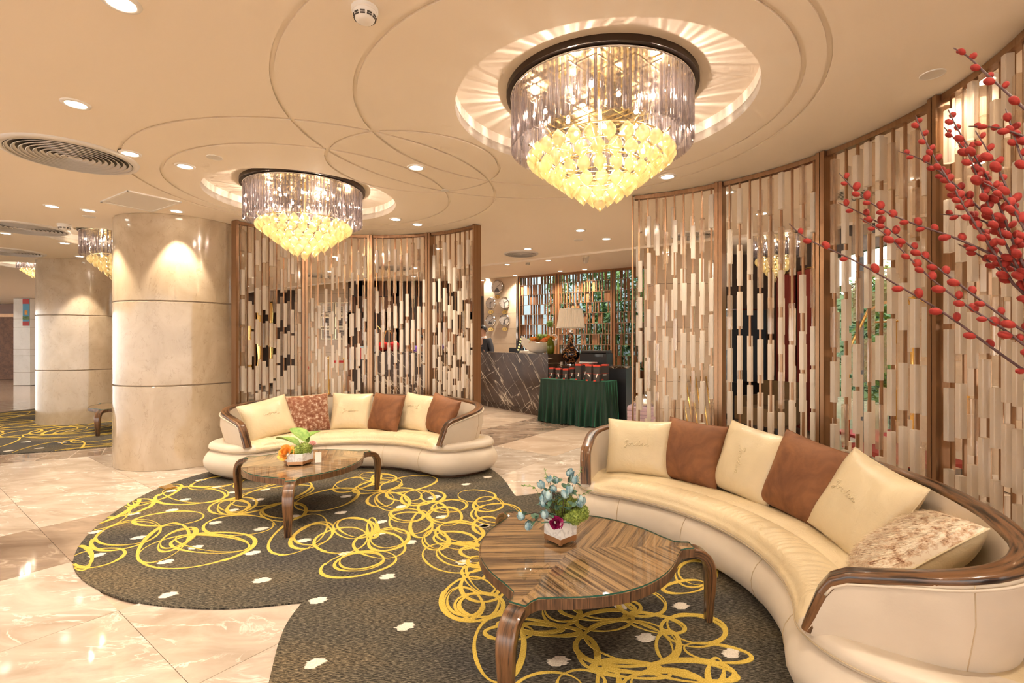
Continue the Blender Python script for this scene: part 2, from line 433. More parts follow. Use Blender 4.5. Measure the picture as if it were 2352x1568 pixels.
    M['pink'] = leafmat('pink_petal', (0.75, 0.38, 0.35), (0.9, 0.62, 0.55), 60)
    M['bamboo'] = leafmat('bamboo_leaf', (0.05, 0.14, 0.05), (0.26, 0.42, 0.18), 4)
    m, t, p = nt('red_willow_bud'); co = coords(t)
    bc(t, p, ramp(t, noise(t, co, 60, 3), [(0.3, (0.20, 0.009, 0.006)), (0.7, (0.36, 0.026, 0.014))])); setp(p, rough=0.8, sheen=0.15, sheenr=0.4, sheenc=(1.0, 0.45, 0.3)); M['bud'] = m
    M['branch'] = plain('purple_brown_branch', (0.085, 0.035, 0.032), 0.6)
    # others
    m, t, p = nt('green_velvet'); setp(p, (0.0, 0.020, 0.009), 0.55, sheen=0.5, sheenr=0.35, sheenc=(0.05, 0.75, 0.35)); M['green_velvet'] = m
    M['shade'] = plain('cream_lampshade', (0.78, 0.66, 0.50), 0.8, 0.0, emitc=(1.0, 0.80, 0.55), emit=0.10)
    m, t, p = nt('gold_swirl_ceramic'); co = coords(t)
    d = math_(t, 'ABSOLUTE', math_(t, 'SUBTRACT', noise(t, co, 6.5, 2, 0.5, 2.2), 0.5))
    bc(t, p, ramp(t, d, [(0.0, (0.60, 0.27, 0.07)), (0.018, (0.45, 0.17, 0.04)), (0.032, (0.010, 0.006, 0.010))])); setp(p, rough=0.08, coat=0.5); M['swirl'] = m
    M['red_card'] = plain('red_card', (0.62, 0.06, 0.03), 0.5)
    M['dark_card'] = plain('charcoal_card', (0.045, 0.036, 0.03), 0.55)
    M['paper'] = plain('paper', (0.80, 0.74, 0.64), 0.7)
    M['red_gloss'] = plain('red_lacquer', (0.42, 0.012, 0.012), 0.12)
    M['red_fabric'] = plain('red_curtain', (0.24, 0.03, 0.018), 0.8)
    M['white_ceramic'] = plain('white_ceramic', (0.80, 0.75, 0.67), 0.25)
    M['green_glass'] = plain('green_glass', (0.24, 0.27, 0.02), 0.05, 0.0, trans=0.5, ior=1.4)
    M['dial'] = plain('clock_dial', (0.66, 0.60, 0.54), 0.4)
    M['ink'] = plain('dial_print', (0.12, 0.115, 0.12), 0.6)
    M['skin'] = plain('skin', (0.56, 0.31, 0.20), 0.5)
    M['hair'] = plain('black_hair', (0.012, 0.009, 0.009), 0.45)
    M['suit'] = plain('dark_suit', (0.028, 0.026, 0.032), 0.7)
    M['shirt'] = plain('white_shirt', (0.75, 0.72, 0.72), 0.7)
    M['tie'] = plain('lilac_tie', (0.30, 0.20, 0.48), 0.5)
    M['purple'] = plain('purple_cloth', (0.16, 0.07, 0.36), 0.7)
    M['sky_wall'] = plain('garden_wall', (0.46, 0.60, 0.70), 0.8)  # bluish tone stands in for cool daylight on the garden wall
    M['hedge'] = leafmat('hedge_green', (0.03, 0.075, 0.02), (0.12, 0.20, 0.06), 5)
    M['lawn'] = plain('outside_paving', (0.22, 0.26, 0.32), 0.6)
    M['lilac'] = plain('lilac_crate', (0.50, 0.36, 0.40), 0.6)
    M['sofa_dark'] = plain('olive_upholstery', (0.16, 0.095, 0.04), 0.7)
    M['blue_print'] = plain('blue_print', (0.10, 0.36, 0.56), 0.5)
    M['red_print'] = plain('red_print', (0.55, 0.04, 0.035), 0.5)
    M['sign_red'] = plain('sign_red', (0.55, 0.03, 0.03), 0.5)
make_materials()
# ================================================================== THE SETTING
CH1 = (0.531, 2.961)      # chandelier over the near lounge group
CH2 = (-2.02, 4.777)      # chandelier over the far lounge group
CH3 = (-5.40, 6.75)
CH4 = (-8.80, 9.06)
def edge_y(x): return 8.85 - 0.7016 * (x + 0.56)        # line where the lounge ceiling steps up to the reception ceiling

# ---- floor slab and stone tiles
fl = structure(new('floor', MB().box((-6, 8, -0.035), (46, 40, 0.05)).mesh('floor'), M['tile_mid']))
def in_carpet(x, y):
    return (math.hypot(x + 1.65, y - 4.3) < 1.35) or (math.hypot(x - 0.53, y - 2.88) < 1.2) or (math.hypot(x + 7.1, y - 8.95) < 2.3)
tu, tv = (0.6, 0.8), (0.8, -0.6)
LU, LV = 0.86, 0.94
tile_mesh = {}
for key in ('tile', 'tile_dark', 'tile_mid'):
    b = MB(); b.box((0, 0, -0.005), (LU - 0.0025, LV - 0.0025, 0.01)); me = b.mesh('floor_tile'); me.materials.append(M[key]); tile_mesh[key] = me
n_tiles = 0
for i in range(-22, 24):
    for j in range(-24, 24):
        u = 0.81 + LU * (i + 0.5); v = -4.11 + LV * (j + 0.5)
        x = u * tu[0] + v * tv[0]; y = u * tu[1] + v * tv[1]
        if not (1.2 < y < 11.6): continue
        px = 1176 + FPX * x / y
        if px < -260 or px > 2450 or x > 3.0: continue
        if in_carpet(x, y): continue
        if px < 500 and y > 7.4 and x > -7.0: continue
        key = 'tile_dark' if j == -1 else ('tile_mid' if (y > 6.6 and x > -5) else 'tile')
        if j == -6 and y > 6: key = 'tile_dark'
        o = new('floor_tile', tile_mesh[key], None, fl, (x, y, 0), (0, 0, math.atan2(tu[1], tu[0]) + (PI if (i + j) % 2 else 0)))
        n_tiles += 1

# ---- lounge ceiling: a plate with four round recesses and routed circular grooves
outer = [(-26, -6), (4.85, -6), (4.85, edge_y(4.85)), (-26, edge_y(-26))]
recs = [(CH1, 0.871), (CH2, 0.862), (CH3, 0.80), (CH4, 0.55)]
plate = curve_fill('ceiling', [outer] + [circle(c[0], c[1], r, 96) for c, r in recs], CEIL, 0.06)
ceiling = structure(new('ceiling', plate, M['ceiling']))
def ring_mesh(cx, cy, r, wd, z0, z1, n=128):
    b = MB(); rows = []
    for rr, z in ((r - wd / 2, z0), (r + wd / 2, z0), (r + wd / 2, z1), (r - wd / 2, z1)):
        rows.append([(cx + rr * math.cos(2 * PI * k / n), cy + rr * math.sin(2 * PI * k / n), z) for k in range(n)])
    vs = [p for row in rows for p in row]
    fs = [(a * n + k, a * n + (k + 1) % n, ((a + 1) % 4) * n + (k + 1) % n, ((a + 1) % 4) * n + k) for a in range(4) for k in range(n)]
    return b.add(vs, fs).mesh('groove')
GROOVES = [(0.19, 3.175, 1.57), (0.35, 3.08, 1.275), (-1.69, 4.552, 1.53), (-1.825, 4.645, 1.22), (-0.766, 3.883, 0.663)]
cutters = []
for gx, gy, gr in GROOVES:
    c = bpy.data.objects.new('cut', ring_mesh(gx, gy, gr, 0.024, CEIL - 0.02, CEIL + 0.011)); COL.objects.link(c); cutters.append(c)
    md = ceiling.modifiers.new('groove', 'BOOLEAN'); md.operation = 'DIFFERENCE'; md.solver = 'EXACT'; md.object = c
dg = bpy.context.evaluated_depsgraph_get()
me = bpy.data.meshes.new_from_object(ceiling.evaluated_get(dg))
ceiling.modifiers.clear(); ceiling.data = me
for c in cutters: bpy.data.objects.remove(c)
if len(me.materials) == 0: me.materials.append(M['ceiling'])
me.name = 'ceiling'
for (c, r) in recs:
    n = 96; b = MB()
    ring = lambda rr, z: [(c[0] + rr * math.cos(2 * PI * k / n), c[1] + rr * math.sin(2 * PI * k / n), z) for k in range(n)]
    b.loft([ring(r, CEIL + 0.001), ring(r, CEIL + 0.125)], False, False)
    new('recess_ring', b.mesh('recess_ring', smooth=True), M['recess'], ceiling)
    b = MB(); b.loft([ring(r + 0.02, CEIL + 0.125), ring(r + 0.02, CEIL + 0.135)]); new('recess_disc', b.mesh('recess_disc'), M['ceiling'], ceiling)
# reception ceiling, a step higher, and an added lip drawing the bright line at the lounge ceiling edge
up = [(-26, edge_y(-26) - 0.02), (4.85, edge_y(4.85) - 0.02), (4.85, 9.25), (3.35, 9.25), (3.3, 10.25), (-0.85, 12.85), (-0.85, 13.4), (-6, 16), (-26, edge_y(-26) + 0.5)]
structure(new('ceiling_reception', MB().prism(up, UPPER, UPPER + 0.05).mesh('ceiling_reception'), M['ceiling']))
b = MB(); e0, e1 = Vector((-26, edge_y(-26), 0)), Vector((4.85, edge_y(4.85), 0)); d = (e1 - e0).normalized(); nrm = Vector((d.y, -d.x, 0))
def strip(a, bb, n_, t0, t1, z0, z1):
    return [a + n_ * t0, bb + n_ * t0, bb + n_ * t1, a + n_ * t1], z0, z1
ol, z0, z1 = strip(e0, e1, nrm, -0.03, 0.0, CEIL - 0.03, UPPER)
structure(new('trim_1', MB().prism([(p.x, p.y) for p in ol], z0, z1).mesh('trim_1'), M['ceiling']))

# ---- round stone columns: three drums each, separated by recessed joints
def column(name, label, c, r):
    t = thing(name, label, 'column', (c[0], c[1], 0))
    zs = [0.0, 0.917, 1.84, CEIL]
    new('joint_core', MB().lathe([(0, 0.0), (r - 0.014, 0.0), (r - 0.014, CEIL), (0, CEIL)], 64).mesh('joint_core', smooth=True, autosmooth=40), M['joint'], t)
    for k in range(3):
        a = zs[k] + (0.006 if k else 0); bb = zs[k + 1] - (0.006 if k < 2 else 0)
        prof = [(r - 0.014, a), (r - 0.004, a), (r, a + 0.004), (r, bb - 0.004), (r - 0.004, bb), (r - 0.014, bb)]
        new('stone_drum', MB().lathe(prof, 96).mesh('stone_drum', smooth=True, autosmooth=40), M['pillar'], t)
    return t
column('marble_column', 'thick round beige marble column beside the far curved sofa', (-3.986, 5.944), 0.674)
column('marble_column', 'round beige marble column standing at the edge of the distant patterned carpet', (-7.63, 8.80), 0.674)

# ---- walls
def wall_slab(name, a, b_, z0, z1, th, mat, parent=None):
    a = Vector((*a, 0)); b_ = Vector((*b_, 0)); d = (b_ - a).normalized(); n_ = Vector((-d.y, d.x, 0))
    ol = [(a.x, a.y), (b_.x, b_.y), (b_.x + n_.x * th, b_.y + n_.y * th), (a.x + n_.x * th, a.y + n_.y * th)]
    return new(name, MB().prism(ol, z0, z1).mesh(name), mat, parent)
WA, WB = Vector((0.15, 12.05, 0)), Vector((3.0, 10.27, 0)); WD = (WB - WA).normalized(); WN = Vector((WD.y, -WD.x, 0))   # WN faces the lounge
def wpt(t, off=0.0): 
    p = WA + (WB - WA) * t + WN * off; return (p.x, p.y)
# clock wall: stone slabs in courses with thin joints
cw = structure(wall_slab('wall_clock', wpt(-0.304), wpt(-0.012), 0, UPPER, 0.2, M['joint']))
for z0, z1 in ((0.0, 0.9), (0.9, 1.34), (1.34, 1.72), (1.72, 2.10), (2.10, UPPER)):
    wall_slab('stone_slab', wpt(-0.304, 0.012), wpt(-0.012, 0.012), z0 + 0.002, z1 - 0.002, 0.012, M['wall_stone'], cw)
structure(wall_slab('trim_2', wpt(-0.012, 0.03), wpt(0.004, 0.03), 0, UPPER, 0.1, M['chrome']))

# slatted window wall of the reception (open lattice, garden behind)
lat = structure(wall_slab('wall_lattice', wpt(0.0), wpt(1.04), 0.0, 0.12, 0.08, M['brown_wood2']))
wall_slab('top_rail', wpt(0.0), wpt(1.04), UPPER - 0.05, UPPER, 0.08, M['brown_wood2'], lat)
wall_slab('backing_panel', wpt(0.0, -0.10), wpt(1.04, -0.10), 0.12, 0.78, 0.02, M['brown_wood'], lat)
posts = [0.004, 0.319, 0.724, 1.02]
for t_ in posts:
    for dt in (-0.010, 0.010):
        wall_slab('post', wpt(t_ + dt - 0.006, 0.01), wpt(t_ + dt + 0.006, 0.01), 0.1, UPPER, 0.09, M['brown_wood2'], lat)
rng = random.Random(3)
rows = [0.12 + 0.24 * k for k in range(13)]
for p0, p1 in zip(posts[:-1], posts[1:]):
    a, b_ = p0 + 0.02, p1 - 0.02
    for zr in rows:
        if zr < UPPER - 0.06: wall_slab('lattice_rail', wpt(a - 0.01), wpt(b_ + 0.01), zr, zr + 0.012, 0.03, M['rose'], lat)
    nsl = int((b_ - a) * 3.36 / 0.072)
    for zr in rows[:-1]:
        b0, b1 = MB(), MB()
        for k in range(nsl):
            tt = a + (b_ - a) * (k + 0.5) / nsl
            wide = rng.random() < 0.22
            if not wide and rng.random() < 0.25: continue
            ww = 0.062 if wide else 0.018
            c = Vector((*wpt(tt + rng.uniform(-.004, .004), -0.03), 0))
            ang = math.atan2(WD.y, WD.x)
            Mx = Matrix.Rotation(ang + (0 if wide else rng.uniform(-.2, .2)), 3, 'Z')
            (b0 if rng.random() < 0.5 else b1).box((c.x, c.y, (zr + min(zr + 0.24, UPPER - 0.05)) / 2 + 0.006), (ww, 0.012 if wide else 0.055, min(0.228, UPPER - 0.05 - zr)), Mx)
        for bb, mm in ((b0, 'brown_wood'), (b1, 'brown_wood2')):
            if bb.v:
                o = new('slat_row', bb.mesh('slat_row'), M[mm], lat); o['kind'] = 'stuff'
pn = structure(wall_slab('window_1', wpt(0.0, -0.13), wpt(1.04, -0.13), 0.78, UPPER, 0.008, M['pane']))

# garden behind the lattice: wall, ground, bamboo
g = structure(wall_slab('wall_garden', wpt(-0.6, -3.2), wpt(1.6, -3.2), -0.1, 4.2, 0.2, M['sky_wall']))
def leaf_cloud(n, box, rng, size=0.09, drop=0.5):
    b = MB()
    for _ in range(n):
        p = Vector((rng.uniform(*box[0]), rng.uniform(*box[1]), rng.uniform(*box[2])))
        a = rng.uniform(0, 2 * PI); s = size * rng.uniform(.6, 1.4)
        d = Vector((math.cos(a), math.sin(a), -drop * rng.uniform(.2, 1.6))).normalized()
        sd = d.cross(Vector((rng.uniform(-1, 1), rng.uniform(-1, 1), 1))).normalized() * s * 0.16
        b.add([p, p + d * s * .4 + sd, p + d * s, p + d * s * .4 - sd], [(0, 1, 2, 3)])
    return b
rng = random.Random(11)
for k, (t0, nl) in enumerate(((0.10, 900), (0.34, 1300), (0.54, 1000), (0.74, 1500), (0.95, 1500), (1.17, 1400))):
    x, y = wpt(t0, -1.7 - 0.3 * (k % 2))
    t = thing('bamboo_clump', ['bluish bamboo clump behind the clock end of the slatted window', 'green bamboo clump behind the table lamp beyond the slatted window', 'thin bamboo clump outside, right of the cream lampshade', 'dense green bamboo clump outside behind the black printer', 'leafy bamboo clump outside next to the marble pier', 'bamboo clump outside partly hidden by the marble pier'][k], 'bamboo', (x, y, 0), 0, 'bamboo outside the lattice window')
    lv = new('foliage', leaf_cloud(nl, ((-.36, .36), (-.3, .3), (0.3, 3.6)), rng, 0.20).mesh('foliage'), M['bamboo'], t); lv['kind'] = 'stuff'
    for q in range(7):
        px_, py_ = rng.uniform(-.3, .3), rng.uniform(-.25, .25)
        new('cane', MB().tube([(px_, py_, -0.05), (px_ + rng.uniform(-.1, .1), py_, 1.8), (px_ + rng.uniform(-.25, .25), py_, 3.7)], 0.018, 6).mesh('cane', smooth=True), M['leaf_bright'], t)

# brown slatted wall behind the reception desk, seen through the curved screen
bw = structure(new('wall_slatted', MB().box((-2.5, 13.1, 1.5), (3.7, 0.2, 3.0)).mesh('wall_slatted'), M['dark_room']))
rng = random.Random(5)
for r_ in range(7):
    for mm in ('brown_wood', 'brown_wood2'):
        b = MB()
        for k in range(26):
            if rng.random() < 0.5:
                b.box((-4.3 + k * 0.14 + rng.uniform(-.02, .02), 12.97, 0.28 + r_ * 0.42), (rng.choice((0.05, 0.09, 0.11)), 0.05, 0.40))
        o = new('slat_row', b.mesh('slat_row'), M[mm], bw); o['kind'] = 'stuff'
# stone wall block with notices, left of the slatted wall
sw = structure(new('wall_notice', MB().box((-5.13, 13.75, 1.5), (1.52, 0.8, 3.0)).mesh('wall_notice'), M['joint']))
for z0, z1 in ((0, .62), (.62, 1.1), (1.1, 1.6), (1.6, 2.15), (2.15, 2.7), (2.7, 3.0)):
    new('stone_slab', MB().box((-5.13, 13.34, (z0 + z1) / 2), (1.52, 0.02, z1 - z0 - 0.006)).mesh('stone_slab'), M['wall_stone'], sw)
    new('stone_slab', MB().box((-5.90, 13.75, (z0 + z1) / 2), (0.02, 0.8, z1 - z0 - 0.006)).mesh('stone_slab'), M['wall_stone'], sw)
# dark glazed entrance further left
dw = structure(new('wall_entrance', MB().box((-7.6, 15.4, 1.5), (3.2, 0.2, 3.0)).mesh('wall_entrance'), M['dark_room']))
for k in range(6): new('mullion', MB().box((-8.9 + k * 0.45, 15.27, 1.5), (0.05, 0.06, 3.0)).mesh('mullion'), M['bronze_dark'], dw)
for k, x in enumerate((-8.1, -7.8, -7.45)):
    new('gilded_post', MB().lathe([(0.05, 0.4), (0.09, 0.5), (0.06, 0.9), (0.10, 1.3), (0.06, 1.8), (0.10, 2.3), (0.05, 2.6)], 10, (x, 15.15, 0)).mesh('gilded_post', smooth=True), M['gold'], dw)
structure(new('wall_far', MB().box((-18, 21.0, 1.6), (20, 0.2, 3.2)).mesh('wall_far'), M['wall_stone']))

# ---- right-hand side beyond the near screen
structure(new('wall_right', MB().box((4.7, 2.0, 1.5), (0.2, 7.9, 3.0)).mesh('wall_right'), M['wall_stone']))
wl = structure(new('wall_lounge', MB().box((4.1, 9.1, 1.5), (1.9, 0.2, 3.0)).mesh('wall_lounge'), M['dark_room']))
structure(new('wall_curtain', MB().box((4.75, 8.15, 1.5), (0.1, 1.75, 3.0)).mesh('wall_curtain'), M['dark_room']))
cw2 = thing('marble_pier', 'square beige marble pier behind the thin end of the near screen', 'pier', (2.70, 8.0, 0))
new('core', MB().box((0, 0, 1.498), (0.84, 0.78, 2.996)).mesh('core'), M['joint'], cw2)
for z0, z1 in ((0, .36), (.36, .78), (.78, 1.4), (1.4, 1.62), (1.62, 2.3), (2.3, 3.0)):
    new('stone_slab', MB().box((0, 0, (z0 + z1) / 2), (0.87, 0.81, z1 - z0 - 0.006)).mesh('stone_slab'), M['wall_stone'], cw2)
# window to the garden on the right
wn = structure(new('window_2', MB().box((4.7, 6.6, 1.4), (0.008, 1.24, 2.75)).mesh('window_2'), M['pane']))
for yy in (5.98, 6.6, 7.24): new('window_frame', MB().box((4.69, yy, 1.5), (0.07, 0.05, 3.0)).mesh('window_frame'), M['bronze_dark'], wn)
new('window_frame', MB().box((4.69, 6.6, 2.80), (0.07, 1.3, 0.4)).mesh('window_frame'), M['bronze_dark'], wn)
structure(new('ground_outside', MB().box((9, 8, -0.06), (8.4, 14, 0.05)).mesh('ground_outside'), M['lawn']))
structure(new('wall_sky_block', MB().box((8.6, 9.5, 1.3), (0.3, 9, 2.6)).mesh('wall_sky_block'), M['hedge']))  # hedge added to block the bright sky beyond the window
tag(new('red_mat', MB().box((5.6, 6.9, 0.0), (1.2, 1.5, 0.06)).mesh('red_mat'), M['sign_red']), 'red outdoor mat lying beyond the garden window', 'mat')
rng = random.Random(21)
for k, (x, y) in enumerate(((6.2, 7.3), (6.9, 8.9), (7.55, 7.2))):
    t = thing('garden_shrub', ['leafy green shrub closest to the garden window glass', 'tall green shrub standing at the back of the garden', 'green shrub beside the tall one beyond the garden window'][k], 'shrub', (x, y, 0), 0, 'shrubs in the garden')
    lv = new('foliage', leaf_cloud(2600, ((-.7, .7), (-.7, .7), (0.5, 2.6)), rng, 0.16).mesh('foliage'), M['leaf_bright' if k != 1 else 'bamboo'], t); lv['kind'] = 'stuff'
    new('stem', MB().tube([(0, 0, -0.06), (0.05, 0.02, 1.0), (0, 0, 2.2)], [0.04, 0.03, 0.015], 6).mesh('stem', smooth=True), M['branch'], t)
# ---- far left: lift lobby wall, white pier with poster
lw = structure(new('wall_lift', MB().box((-19.6, 18.2, 1.39), (7.4, 0.2, 2.78)).mesh('wall_lift'), M['brown_wood']))
dr = structure(new('door_1', MB().box((-19.2, 18.06, 1.15), (2.2, 0.06, 2.3)).mesh('door_1'), M['door_wood']))
new('door_frame', MB().box((-18.02, 18.04, 1.2), (0.16, 0.1, 2.4)).mesh('door_frame'), M['brown_wood2'], dr)
new('door_header', MB().box((-19.2, 18.04, 2.36), (2.4, 0.1, 0.12)).mesh('door_header'), M['rose'], dr)
pr = thing('white_pier', 'pale stone pier with a colourful poster beside the brown lift lobby', 'pier', (-15.65, 15.9, 0))
new('core', MB().box((0, 0, 1.39), (0.50, 0.50, 2.78)).mesh('core'), M['joint'], pr)
for z0, z1 in ((0, .42), (.42, .95), (.95, 1.15), (1.15, 1.85), (1.85, 2.12), (2.12, 2.78)):
    new('stone_slab', MB().box((0, 0, (z0 + z1) / 2), (0.53, 0.53, z1 - z0 - 0.008)).mesh('stone_slab'), M['pale_stone'], pr)
ps = thing('poster', 'narrow poster with red top and blue sky on the pale pier', 'poster', (-15.50, 15.62, 1.90))
new('sheet', MB().box((0, 0, 0.43), (0.20, 0.01, 0.86)).mesh('sheet'), M['blue_print'], ps)
new('red_band', MB().box((0, -0.006, 0.78), (0.20, 0.006, 0.16)).mesh('red_band'), M['red_print'], ps)
new('red_band', MB().box((0, -0.006, 0.07), (0.20, 0.006, 0.14)).mesh('red_band'), M['red_print'], ps)
new('green_band', MB().box((0, -0.006, 0.25), (0.20, 0.006, 0.10)).mesh('green_band'), M['leaf'], ps)
new('gold_figure', MB().box((0.01, -0.006, 0.42), (0.09, 0.006, 0.14)).mesh('gold_figure'), M['orange'], ps)
structure(new('wall_pier', MB().box((-14.6, 17.0, 1.39), (1.3, 0.4, 2.78)).mesh('wall_pier'), M['wall_stone']))
tag(new('fire_box', MB().box((-14.95, 16.76, 1.35), (0.12, 0.06, 0.2)).mesh('fire_box'), M['sign_red']), 'small red alarm box on the far beige wall', 'alarm box')
# ---- glass as thin mixes of see-through and gloss (real panes, no ray tricks)
def thin_glass(name, tint, gloss_tint=(1, 1, 1), rough=0.02, blend=0.25, body=None, body_f=0.0):
    m = bpy.data.materials.new(name); m.use_nodes = True; t = m.node_tree
    for n in list(t.nodes):
        if n.type != 'OUTPUT_MATERIAL': t.nodes.remove(n)
    out = [n for n in t.nodes if n.type == 'OUTPUT_MATERIAL'][0]
    tr = N(t, 'ShaderNodeBsdfTransparent'); tr.inputs[0].default_value = (*tint, 1)
    gl = N(t, 'ShaderNodeBsdfGlossy'); gl.inputs[0].default_value = (*gloss_tint, 1); gl.inputs['Roughness'].default_value = rough
    lw = N(t, 'ShaderNodeLayerWeight'); lw.inputs['Blend'].default_value = 0.5
    fac = math_(t, 'ADD', math_(t, 'MULTIPLY', math_(t, 'POWER', lw.outputs['Facing'], 3.5), blend * 2.6), 0.04 + blend * 0.12)
    mx = N(t, 'ShaderNodeMixShader'); t.links.new(fac, mx.inputs[0]); t.links.new(tr.outputs[0], mx.inputs[1]); t.links.new(gl.outputs[0], mx.inputs[2])
    last = mx.outputs[0]
    if body is not None:
        df = N(t, 'ShaderNodeBsdfDiffuse'); df.inputs[0].default_value = (*body, 1)
        tl = N(t, 'ShaderNodeBsdfTranslucent'); tl.inputs[0].default_value = (*body, 1)
        m1 = N(t, 'ShaderNodeMixShader'); m1.inputs[0].default_value = 0.5; t.links.new(df.outputs[0], m1.inputs[1]); t.links.new(tl.outputs[0], m1.inputs[2])
        m2 = N(t, 'ShaderNodeMixShader'); m2.inputs[0].default_value = body_f; t.links.new(last, m2.inputs[1]); t.links.new(m1.outputs[0], m2.inputs[2]); last = m2.outputs[0]
    t.links.new(last, out.inputs[0]); return m
M['pane'] = thin_glass('window_glass', (0.90, 0.96, 0.95))
M['glass'] = thin_glass('table_glass', (0.95, 0.97, 0.96), blend=0.16)
M['glass_edge'] = plain('green_glass_edge', (0.03, 0.10, 0.07), 0.1)
M['crystal'] = thin_glass('smoky_crystal', (0.76, 0.72, 0.72), (1, 0.97, 0.97), 0.10, 0.36, (0.46, 0.42, 0.44), 0.05)
M['amber'] = thin_glass('amber_glass', (0.98, 0.92, 0.72), (1, 0.97, 0.88), 0.10, 0.36, (0.92, 0.79, 0.50), 0.32)
M['acrylic'] = thin_glass('milky_acrylic', (0.97, 0.90, 0.80), (1, 0.95, 0.88), 0.12, 0.20, (0.95, 0.875, 0.78), 0.70)
M['acrylic_clear'] = thin_glass('clear_acrylic', (0.96, 0.90, 0.83), (1, 0.96, 0.9), 0.06, 0.35, (0.90, 0.76, 0.62), 0.18)

# ================================================================== LAMPS AND CEILING FITTINGS
def spot(loc, power, size=110, blend=0.6, col=WARM, rad=0.04, parent=None, rot=(0, 0, 0)):
    l = bpy.data.lights.new('lamp_light', 'SPOT'); l.energy = power; l.color = col; l.spot_size = R(size); l.spot_blend = blend; l.shadow_soft_size = rad
    o = bpy.data.objects.new('lamp_light', l); o.location = loc; o.rotation_euler = rot; return link(o, parent)
def point(loc, power, col=WARM2, rad=0.05, parent=None):
    l = bpy.data.lights.new('bulb_light', 'POINT'); l.energy = power; l.color = col; l.shadow_soft_size = rad
    o = bpy.data.objects.new('bulb_light', l); o.location = loc; return link(o, parent)

DL_RING = MB().lathe([(0.050, -0.004), (0.052, -0.008), (0.068, -0.007), (0.072, 0.0), (0.072, 0.002), (0.050, 0.002)], 28).mesh('trim_ring', smooth=True); DL_RING.materials.append(M['white'])
DL_LENS = MB().lathe([(0, -0.004), (0.0505, -0.004), (0.0505, 0.001), (0, 0.001)], 28).mesh('lens'); DL_LENS.materials.append(M['lens'])
POWER = 50.0
def downlight(x, y, z, p=1.0, size=120, blend=0.7, label='round recessed downlight with white rim glowing in the ceiling', group='recessed ceiling downlights', col=WARM):
    t = thing('downlight', label, 'downlight', (x, y, z), 0, group)
    new('trim_ring', DL_RING, None, t); new('lens', DL_LENS, None, t)
    spot((0, 0, -0.02), POWER * p, size, blend, col, 0.045, t)
    return t
for px, py, p, sz, bl in ((278, 5, 1.3, 130, 1), (174, 238, 1.3, 130, 1), (299, 352, 1, 120, 1), (425, 381, 1, 120, 1), (956, 384, 1.1, 125, 1), (1533, 405, 1, 110, 1), (120, 473, 1, 120, 1),
                          (909, 503, 1.1, 110, 1), (959, 515, 1.1, 110, 1), (12, 535, 1, 120, 1), (1393, 548, 1, 115, 1), (1212, 571, 1, 115, 1), (1671, 441, 1, 110, 1)):
    x, y = on_ceiling(px, py); downlight(x, y, CEIL, p, sz, bl)
# three wall-washing downlights close to the columns: tighter cones
for x, y in ((-3.56, 5.20), (-4.47, 5.17), (-7.02, 7.95)):
    downlight(x, y, CEIL, 1.5, 66, 0.22, label='recessed downlight set close to a column, washing its stone with light', group='column wall washers')
for px, py in ((1165, 607), (1259, 598), (1287, 622), (1343, 618), (1183, 632), (1120, 640), (830, 625), (950, 635), (700, 630)):
    x, y = on_ceiling(px, py, UPPER)
    downlight(x, y, UPPER, 2.3, 120, 1, label='round recessed downlight glowing in the higher reception ceiling', group='reception downlights')
# added downlights to brighten the lounge around and behind the viewer
for x, y in ((-3.6, 1.9), (-5.2, 3.2), (-1.2, 0.8), (0.6, 0.5), (1.9, 1.15), (2.5, 2.6), (-3.2, 0.4), (1.0, -1.2), (-2.0, -1.0), (-6.8, 4.6), (-8.6, 6.9), (3.6, 3.8), (-9.5, 11.5), (-12.0, 13.5), (-10.5, 8.6), (-14.0, 13.0), (-16.5, 15.5), (-13.0, 10.5), (-8.4, 7.2), (-6.3, 6.9)):
    downlight(x, y, CEIL, 1.15, 130, 1, label='added round downlight brightening the outer lounge', group='added lounge downlights')

for x, y in ((-4.5, 7.9), (-2.9, 8.0), (-1.1, 7.3), (-3.6, 9.7), (0.85, 6.1), (2.7, 5.3), (-5.6, 10.6), (-6.6, 12.2), (-1.8, 9.2)):  # extra downlights added to brighten the reception side of the screens
    downlight(x, y, CEIL, 1.5, 135, 1, label='added round downlight brightening the passage behind the curved screens', group='added passage downlights')

def vent(x, y, r, z=CEIL, label='', k=9):
    t = thing('air_diffuser', label, 'air vent', (x, y, z), 0, 'round ceiling diffusers')
    new('back_plate', MB().lathe([(0, 0.0), (r * .95, 0.0), (r * .95, -0.002), (0, -0.002)], 40).mesh('back_plate'), M['shadow_gap'], t)
    new('rim', MB().lathe([(r * .90, -0.002), (r * .91, -0.020), (r, -0.012), (r * 1.01, 0.0)], 56).mesh('rim', smooth=True), M['offwhite_metal'], t)
    for q in range(k):
        rr = r * (0.84 - 0.80 * q / (k - 0.3))
        new('louvre_ring', MB().lathe([(rr, -0.004), (rr + r * 0.012, -0.005), (rr + r * 0.055, -0.018), (rr + r * 0.045, -0.020)], 48).mesh('louvre_ring', smooth=True), M['offwhite_metal'], t)
    new('centre_boss', MB().lathe([(0, -0.022), (r * .05, -0.018), (r * .05, 0)], 20).mesh('centre_boss', smooth=True), M['offwhite_metal'], t)
vent(-3.28, 3.65, 0.40, label='large round louvred air vent touching the outer ceiling groove')
vent(-5.95, 5.98, 0.42, label='round louvred air vent before the distant carpet column')
vent(-7.75, 7.55, 0.42, label='round louvred air vent close by the distant column top')
vent(0.144, 7.72, 0.27, label='small round louvred air vent before the ceiling step')
x, y = on_ceiling(1590, 540); vent(x, y, 0.27, label='round louvred air vent behind the thin end of the near screen')
x, y = on_ceiling(905, 614); vent(x, y, 0.34, label='round air vent over the passage in front of the slatted wall')
